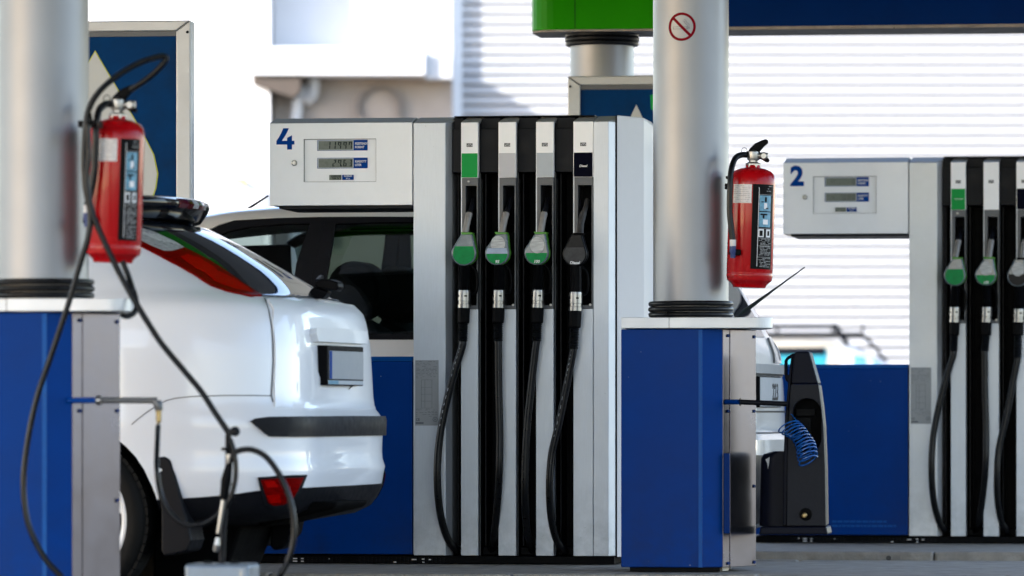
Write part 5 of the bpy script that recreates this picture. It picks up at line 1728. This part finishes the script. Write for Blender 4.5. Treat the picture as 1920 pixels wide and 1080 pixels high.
# rear details seen beside the cabinet
zs = lambda py: K2.at(1445, py, 0).z
def rearpatch(z0, z1, t, m, name, off=.006, par=None):
    return cpart(car2, name, S2.patch([(-t, z0), (0, z0), (t, z0), (t, z1), (0, z1), (-t, z1)], off=off, thick=off + .004), m, parent=par)
rearpatch(zs(702), zs(684), .70, mat('grey_rub_strip', (.16, .16, .16), .5), 'tailgate_strip', .018)
rearpatch(zs(1000), zs(852), .80, DARKG, 'lower_bumper', .006)
xb = -.035
bm = B(); box(bm, xb - .02, xb + .004, -.28, .28, zs(764), zs(706))
p2 = car2.part('number_plate', bm, BLACK, bevel=.003)
bm = B(); box(bm, xb + .0045, xb + .006, -.27, .27, zs(762), zs(708)); 
pf = car2.part('plate_face', bm, NUMPL, parent=p2)
bm = text('ABC-223', .105, 0, 0, 0, .0006, bold=.001, align='CENTER', sx=.98) if False else text('223', .108, 0, 0, 0, .0006, bold=.001, align='CENTER')
zc_ = zs(750)
for v in bm.verts:
    v.co = Vector((xb + .0070 - v.co.y, v.co.x * 1.0 + .115, zc_ + v.co.z))
car2.part('plate_digits', bm, DARKG, parent=p2)
for mir in (False, True):
    q = [(-.66, zs(680)), (-.66, zs(628)), (-.40, zs(632)), (-.30, zs(680))]
    lc = cpart(car2, 'rear_lamp_cluster', S2.patch(S2.mirror(q) if mir else q, off=.010, thick=.014), mat('smoky_grey_lens', (.20, .205, .21), .2, .2, ns=40, na=.25, coat=.4))
    q = [(-.60, zs(674)), (-.60, zs(642)), (-.50, zs(642)), (-.46, zs(674))]
    cpart(car2, 'lamp_bowl', S2.patch(S2.mirror(q) if mir else q, off=.013, thick=.003), LABW, parent=lc)
for py_ in (704, 772, 812):
    cpart(car2, 'joint_and_shade_line', S2.ribbon([(t_, zs(py_)) for t_ in np.linspace(-.85, .85, 30)], .008, .003), DARKG, parent=body2)
cpart(car2, 'joint_and_shade_line', S2.ribbon([(-.70, z_) for z_ in np.linspace(zs(812), zs(600), 16)], .006, .003), DARKG, parent=body2)
# wiper blade standing off the rear window
bm = B(); a, b = K2.at(1384, 592, -.45), K2.at(1509, 501, -.45)
tube(bm, [a, a.lerp(b, .12), a.lerp(b, .35), a.lerp(b, .6), b], [.006, .0105, .0075, .0042, .0030], 8)
car2.part('rear_wiper', bm, mat('dark_green_black', (.008, .016, .016), .4), smooth=True)
bm = B(); a, b = K2.at(452, 400, -.1), K2.at(503, 367, -.1)
tube(bm, [a, b], [.007, .004], 8)
car2.part('aerial', bm, BLACK, smooth=True)
# seats
def seat(x, y):
    bm = B(); hull(bm, [(x + dx, y + dy, z) for dx, z in ((0, .45), (.18, .45), (.36, 1.12), (.22, 1.20), (.08, 1.05)) for dy in (-.25, .25)])
    s_ = car2.part('seat', bm, SEAT, bevel=.04, smooth=True, seg=4)
    bm = B(); prism(bm, ellipse(x + .24, 1.31, .125, .135, 20), y - .125, y + .125)
    car2.part('headrest', bm, SEAT, parent=s_, bevel=.03, smooth=True, seg=3)
    for dy in (-.06, .06):
        bm = B(); tube(bm, [(x + .19, y + dy, 1.08), (x + .22, y + dy, 1.24)], .007, 8)
        car2.part('headrest_post', bm, CHROM, parent=s_, smooth=True)
xs = K2.at(672, 500, -.38).x - .24
for y in (-.38, .38):
    seat(xs, y)
seat(xs + .80, -.38); seat(xs + .80, .38)
bm = B(); box(bm, -3.9, -.15, -.78, .78, .22, .45); box(bm, -3.9, -2.95, -.78, .78, .45, 1.0)
car2.part('floor_and_dash', bm, SEAT)
bm = B(); box(bm, -3.0, -.9, -.80, -.74, .45, 1.09)
car2.part('door_lining', bm, SEAT)
bm = B(); box(bm, -3.0, -.9, .74, .80, .45, 1.09)
car2.part('door_lining', bm, SEAT)
bm = B(); xa = K2.at(700, 500, -.3).x
tube(bm, [(xs + 1.2, -.60, 1.08), (xs + 1.0, -.62, 1.2), (xs + .72, -.66, 1.55)], .02, 8)
car2.part('seat_belt', bm, SEAT)
for sg in (-1, 1):
    for xc in (-.78, -3.4): wheel(car2, (xc, sg * .775, .33), .32, .21, sg)
bm = B(); box(bm, -4.0, -.2, -.6, .6, .21, .219); box(bm, -3.75, -.5, -.60, .60, .2191, .7)
car2.part('underbody', bm, BLACK)

# ------------------------------------------------------------------ cream off-roader far behind
K3 = Frame(1600, 46.0, 4)
s3 = 9600 / 46.0
zz3 = lambda py: HC - (py - HY) / s3
xx3 = lambda px: (px - 1600) / s3
rows3 = [(.3, .3, xx3(1900), xx3(1150), .85, 7), (.85, .85, xx3(1905), xx3(1145), .86, 7), (1.02, 1.02, xx3(1895), xx3(1150), .85, 7), (1.08, 1.08, xx3(1720), xx3(1152), .84, 6), (1.18, 1.18, xx3(1672), xx3(1160), .81, 6),
         (1.30, 1.30, xx3(1622), xx3(1175), .77, 6), (1.375, 1.375, xx3(1585), xx3(1190), .73, 6), (1.42, 1.40, xx3(1560), xx3(1215), .65, 5), (1.50, 1.42, xx3(1500), xx3(1300), .3, 4)]
S3 = Surf(K3, rows3)
car3 = Thing('off_road_car', 'cream coloured car with a black roof rack, blurred far behind the blue panel', 'car', K3, (xx3(1500), 0, 0))
bd3 = cpart(car3, 'body', S3.patch(shell(S3, xx3(1800), xx3(1260), .36, .38, .31, 1.495, dt=4), off=0, thick=.02, dt=5, dv=.06), CARC)
def rect3(a, b, z0, z1, sg=-1): return [S3.side(xx3(a), zz3(z0), sg), S3.side(xx3(b), zz3(z0), sg), S3.side(xx3(b), zz3(z1), sg), S3.side(xx3(a), zz3(z1), sg)]
for sg in (-1, 1):
    cpart(car3, 'side_window', S3.patch(rect3(1330, 1550, 692, 655, sg), off=.004), GLOSSK if sg > 0 else TEAL)
    cpart(car3, 'side_window', S3.patch(rect3(1330, 1548, 668, 654, sg), off=.009), DARKG)
    cpart(car3, 'grey_front_shade', S3.patch([S3.side(xx3(a), zz3(b), sg) for a, b in ((1568, 700), (1690, 700), (1655, 675), (1612, 655), (1570, 648))], off=.004), WALLG)  # grey patch painted for the shaded windscreen area
    cpart(car3, 'side_window', S3.patch([S3.side(xx3(a), zz3(b), sg) for a, b in ((1598, 698), (1625, 698), (1620, 672), (1600, 668))], off=.009), PICT)
    cpart(car3, 'side_window', S3.patch([S3.side(xx3(a), zz3(b), sg) for a, b in ((1638, 698), (1668, 698), (1650, 684), (1634, 676))], off=.009), PICT)
    for xc in (1800, 1260): wheel(car3, (xx3(xc), sg * .76, .36), .35, .21, sg)
bm = B()
zr = zz3(627)
for y in (-.62, .62):
    tube(bm, [(xx3(1215), y, zr), (xx3(1615), y, zr), (xx3(1640), y, zz3(650)), (xx3(1662), y, zz3(680))], .011, 8)
    tube(bm, [(xx3(1215), y, zz3(612)), (xx3(1570), y, zz3(612))], .010, 6)
for px_ in (1220, 1300, 1380, 1460, 1562, 1618):
    tube(bm, [(xx3(px_), -.62, zr + .01), (xx3(px_), .62, zr + .01)], .010, 6)
    tube(bm, [(xx3(px_), -.62, zr), (xx3(px_) , -.62, zz3(610))], .012, 6)
for px_ in (1240, 1590):
    tube(bm, [(xx3(px_) - .12, -.62, zz3(610)), (xx3(px_), -.64, zz3(648))], .025, 6)
    tube(bm, [(xx3(px_) - .12, .62, zz3(610)), (xx3(px_), .64, zz3(648))], .025, 6)
car3.part('roof_rack', bm, DARKG)
# ================================================================== tyre inflator hanging on the pipe, hoses, small stand
I = Frame(1487, 21.05, YAW)
def ip(px, py, d=0.0): 
    p = I.at(px, py, d); return (p.x, p.z)
T = Thing('tyre_inflator', 'black portable tyre inflator with a coiled blue air tube beside the right cabinet', 'tyre inflator', I, I.at(1500, 1003, .05))
sc_ = lambda pts, d=0.0: [ip(a, b, d) for a, b in pts]
bm = B(); prism(bm, sc_([(1484, 720), (1536, 720), (1545, 800), (1549, 900), (1550, 986), (1476, 986), (1476, 800)]), -.03, .12)
# front shell with a capsule-shaped opening
def capsule(cx, z0, z1, r, n=14):
    return [(cx + r * math.cos(R(a)), z1 - r + r * math.sin(R(a))) for a in np.linspace(0, 180, n)] + [(cx - r * math.cos(R(a)), z0 + r - r * math.sin(R(a))) for a in np.linspace(0, 180, n)]
bm.free()
def plate_with_hole(outer, hole, y0, y1):
    bm = B()
    v = {}
    for y in (y0, y1):
        vo = [bm.verts.new((x, y, z)) for x, z in outer]; vh = [bm.verts.new((x, y, z)) for x, z in hole]
        v[y] = (vo, vh)
        ed = [bm.edges.new((vo[i], vo[(i + 1) % len(vo)])) for i in range(len(vo))] + [bm.edges.new((vh[i], vh[(i + 1) % len(vh)])) for i in range(len(vh))]
        bmesh.ops.triangle_fill(bm, use_beauty=True, edges=ed)
    for k in (0, 1):
        a, b = v[y0][k], v[y1][k]
        for i in range(len(a)):
            j = (i + 1) % len(a)
            bm.faces.new((a[i], a[j], b[j], b[i]))
    return bm
outer = sc_([(1484, 720.5), (1535.5, 720.5), (1541, 760), (1545, 800), (1548, 880), (1549.5, 986), (1476.5, 986), (1477, 880), (1479, 800), (1481, 760)])
c0, c1_ = I.at(1514, 849), I.at(1514, 747)
rc = I.at(1541, 800).x - c0.x
T.part('front_shell', plate_with_hole(outer, capsule(c0.x, c0.z, c1_.z, rc), -.03, .03), TOWER, bevel=.004)
bm = B(); prism(bm, outer, .0305, .13)
T.part('rear_shell', bm, TOWERD, bevel=.006)
bm = B(); prism(bm, capsule(c0.x, c0.z, c1_.z, rc + .001), .0290, .0303)
T.part('recess_shade', bm, UNDER)  # extra black plate paints the recess as if in shade
bm = B(); prism(bm, sc_([(1492, 766), (1528, 766), (1528, 780), (1492, 780)]), .015, .0300); prism(bm, sc_([(1493, 783), (1520, 783), (1520, 840), (1493, 840)]), .018, .0300)
T.part('gauge_housing', bm, BLACK, bevel=.002)
bm = B(); prism(bm, sc_([(1489, 664), (1494, 659.5), (1516, 659), (1519, 662), (1535.3, 720), (1484.2, 720)]), -.026, .125)
T.part('top_cap', bm, TOWERD, bevel=.006)
# narrow side face along the left edge
bm = B(); prism(bm, sc_([(1484, 666), (1488.5, 664), (1483.5, 720), (1480.5, 760), (1478.5, 800), (1476, 986), (1468, 986), (1470, 845), (1472, 790), (1478, 715)]), -.012, .14)
T.part('side_wall', bm, TOWERD, bevel=.004)
# handle
bm = B(); tube(bm, [I.at(1491, 664, .05), I.at(1478, 671, .05), I.at(1474, 676, .05), I.at(1473.5, 700, .05), I.at(1476, 712, .05), I.at(1484, 720, .05)], .0075, 8)
T.part('handle', bm, TOWERD, bevel=.002)
bm = B(); prism(bm, sc_([(1473, 703), (1485, 701), (1484, 716), (1479, 716), (1474, 710)]), .035, .065)
T.part('handle_foot', bm, TOWERD, parent=None, bevel=.002)
# air tank on the left
tk = I.at(1452, 860, .12)
zt_, zb_ = I.at(1452, 846, .12).z, I.at(1452, 986, .12).z
rr_ = .062
bm = B(); pts = []
for k in range(0, 181, 12): pts.append((tk.x - .0 - rr_ * math.sin(R(k)), tk.y - rr_ * math.cos(R(k))))
pts += [(tk.x + .075, tk.y + rr_), (tk.x + .075, tk.y - rr_)]
vs = [[bm.verts.new((x + (tk.x + .075 - x) * f, y, z)) for x, y in pts] for z, f in ((zb_, 0), (zt_ - .03, .05), (zt_ - .012, .13), (zt_, .42))]
for a, b in zip(vs, vs[1:]):
    for k in range(len(a)): bm.faces.new((a[k], a[(k + 1) % len(a)], b[(k + 1) % len(a)], b[k]))
bm.faces.new(vs[0]); bm.faces.new(vs[-1])
T.part('air_tank', bm, TOWERD, smooth=True)
bm = B(); prism(bm, sc_([(1433, 862), (1441, 857), (1439.5, 870), (1437.5, 880), (1436.5, 869)]), .053, .056)
T.part('worn_sticker', bm, PLATE)
bm = B(); prism(bm, sc_([(1427, 987), (1551, 987), (1553.5, 1002), (1425, 1002)]), -.04, .19)
T.part('base', bm, TOWERD, bevel=.006)
c = I.at(1512, 964)
bm = B(); lathe(bm, [(.0265, 0), (.0265, -.003), (.022, -.004), (.022, .0)], (c.x, -.0305, c.z), 'y', 24)
vl = T.part('valve_recess', bm, BLACK, smooth=True)
bm = B(); lathe(bm, [(.011, 0), (.011, -.008), (.006, -.010), (.006, -.014)], (c.x - .004, -.0345, c.z - .004), 'y', 8)
T.part('valve', bm, BRASS, parent=vl)
# coil
a, b = I.at(1475, 797, -.075), I.at(1516, 866, -.075)
ax = (b - a)
n_t, N_ = 12, 12 * 24
u = ax.normalized(); v1 = Vector((0, 1, 0)); v2 = u.cross(v1).normalized()
pts = []
for i in range(N_ + 1):
    t = i / N_
    ang = 2 * math.pi * n_t * t
    r_ = .041 * (1 - .13 * math.exp(-((t - .45) / .25) ** 2)) * (1 + .04 * math.sin(9 * t + 1))
    ctr = a + ax * (t + .012 * math.sin(13 * t)) + Vector((.020 * math.sin(math.pi * t), 0, .016 * math.sin(math.pi * t)))
    pts.append(ctr + v2 * r_ * math.cos(ang) * 1.05 + v1 * r_ * .95 * math.sin(ang) + u * r_ * .38 * math.sin(ang))
bm = B(); tube(bm, [I.at(1482, 775, -.02)] + pts + [I.at(1520, 850, -.03), I.at(1518, 835, .012)], .0030, 7)
T.part('coiled_tube', bm, COIL, smooth=True)

# ------------------------------------------------------------------ long hoses and the small stand at lower left
HB = Frame(300, 17.35, YAW)
def hose(label, pts, r=.0102, m=None):
    P_ = [HB.at(p[0], p[1], p[2] if len(p) > 2 else -.12) for p in pts]
    T_ = Thing('air_hose', label, 'hose', HB, P_[-1], group='black hoses at the left column')
    bm = B(); tube(bm, P_, r, 12, sm=9)
    T_.part('hose_line', bm, m or RUBB, smooth=True)
    return T_
HOSE = RUBB
hose('black hose looping up above the left extinguisher and hanging down over the blue cabinet',
     [(246, 168, -.02), (262, 158, -.04), (286, 140, -.05), (304, 122, -.06), (311, 109, -.06), (300, 106, -.07), (262, 118, -.08), (220, 142, -.10), (186, 172, -.12), (167, 204, -.12), (160, 240), (157, 300), (160, 350), (169, 400), (165, 445), (150, 495), (128, 570), (98, 660), (68, 750), (50, 840), (44, 910), (50, 970), (66, 1015), (88, 1052), (116, 1082)], r=.0102)
hose('black hose running diagonally across the white car down to the chrome gun',
     [(164, 232), (166, 290), (163, 340), (172, 395), (192, 445), (214, 492), (236, 535), (262, 580), (300, 640), (345, 695), (378, 735), (404, 775), (425, 806), (432, 818)], r=.0102)
hose('short black hose ending in a hook under the left counter',
     [(229, 490, .1), (240, 515, .1), (250, 545, .12), (256, 570, .10), (252, 586, .06), (238, 593, .03), (226, 589, .02)], r=.010)
hose('black hose hanging from the brass pipe fitting and looping back up to the gun',
     [(296.5, 797, -.03), (295, 830, -.05), (294, 880), (301, 925), (318, 960), (345, 982), (378, 982), (405, 967), (428, 942), (440, 905), (442, 870), (437, 840), (431, 822)], r=.009)
hose('black hose arching from the gun over the red reflector to the ground',
     [(429, 873), (436, 853), (452, 844), (475, 844), (500, 858), (525, 892), (543, 935), (551, 980), (549, 1020), (539, 1052), (524, 1082), (515, 1105, -.05)], r=.0102)
T = Thing('air_gun_stand', 'grey box with an upright black and chrome air gun in front of the white car', 'air gun', HB, HB.at(418, 1090, -.12))
q = lambda px, py, d=-.12: HB.at(px, py, d)
bm = B(); a, b = q(357, 1056), q(477, 1056)
zt_ = a.z
box(bm, a.x, b.x, -.22, -.02, ISL, zt_)
bx = T.part('box', bm, GREYBX, bevel=.012, seg=3)
bm = B()
for px_ in (390, 440): lathe(bm, [(.016, zt_), (.016, zt_ + .006), (.008, zt_ + .008)], (q(px_, 1056).x, -.12, 0), 'z', 14)
T.part('cap', bm, BLACK, parent=bx, smooth=True)
bm = B(); box(bm, b.x - .03, b.x - .024, -.2205, -.2185, ISL, zt_ - .02)
T.part('seam', bm, CHROM, parent=bx)
bm = B(); tube(bm, [q(416, 1056, -.10), q(418, 1000, -.10), q(423, 930, -.10), q(428, 870, -.10), q(428, 815, -.11)], .0105, 12)
T.part('pole', bm, DARKG, smooth=True)
bm = B(); tube(bm, [q(419, 935), q(422, 916), q(424, 900), q(428, 880), q(430, 868)], [.013, .016, .018, .0135, .011], 12, sm=3)
T.part('gun_grip', bm, BLACK, smooth=True)
bm = B(); tube(bm, [q(428, 876), q(429, 872), q(430, 852)], [.008, .011, .010], 12)
T.part('gun_fitting', bm, CHROM, smooth=True)
bm = B(); tube(bm, [q(419, 938, -.13), q(415, 965, -.13), q(409, 1000, -.13)], [.0085, .0085, .0065], 12)
T.part('gun_barrel', bm, CHROM, smooth=True)
bm = B(); tube(bm, [q(408, 1008, -.13), q(407, 1022, -.13)], [.007, .010], 12); tube(bm, [q(407, 1022, -.13), q(404, 1034, -.13)], [.012, .008], 12)
T.part('gun_tip', bm, CHROM, smooth=True)
bm = B(); tube(bm, [q(427, 812), q(436, 808)], .010, 12); 
T.part('knob_arm', bm, RUBB, smooth=True)
bm = B(); lathe(bm, [(.015, 0), (.017, -.012), (.010, -.016)], q(442, 809), 'y', 18)
T.part('knob', bm, DARKG, smooth=True)
bm = B()
for py in (842, 908): box(bm, q(416, py).x, q(432, py).x, -.135, -.10, q(420, py + 3).z, q(420, py - 3).z)
T.part('clamp', bm, BLACK, bevel=.003)
# hose hook on the left column
hk = q(163, 233, -.02)
T = Thing('hose_hook', 'small black hook on the left column holding the hoses', 'hook', HB, hk)
bm = B(); box(bm, hk.x - .02, hk.x + .045, -.07, .03, hk.z - .012, hk.z + .010); tube(bm, [(hk.x + .03, -.06, hk.z), (hk.x + .045, -.15, hk.z - .004), (hk.x + .042, -.16, hk.z + .03)], .006, 8)
T.part('bracket', bm, BLACK, bevel=.003)
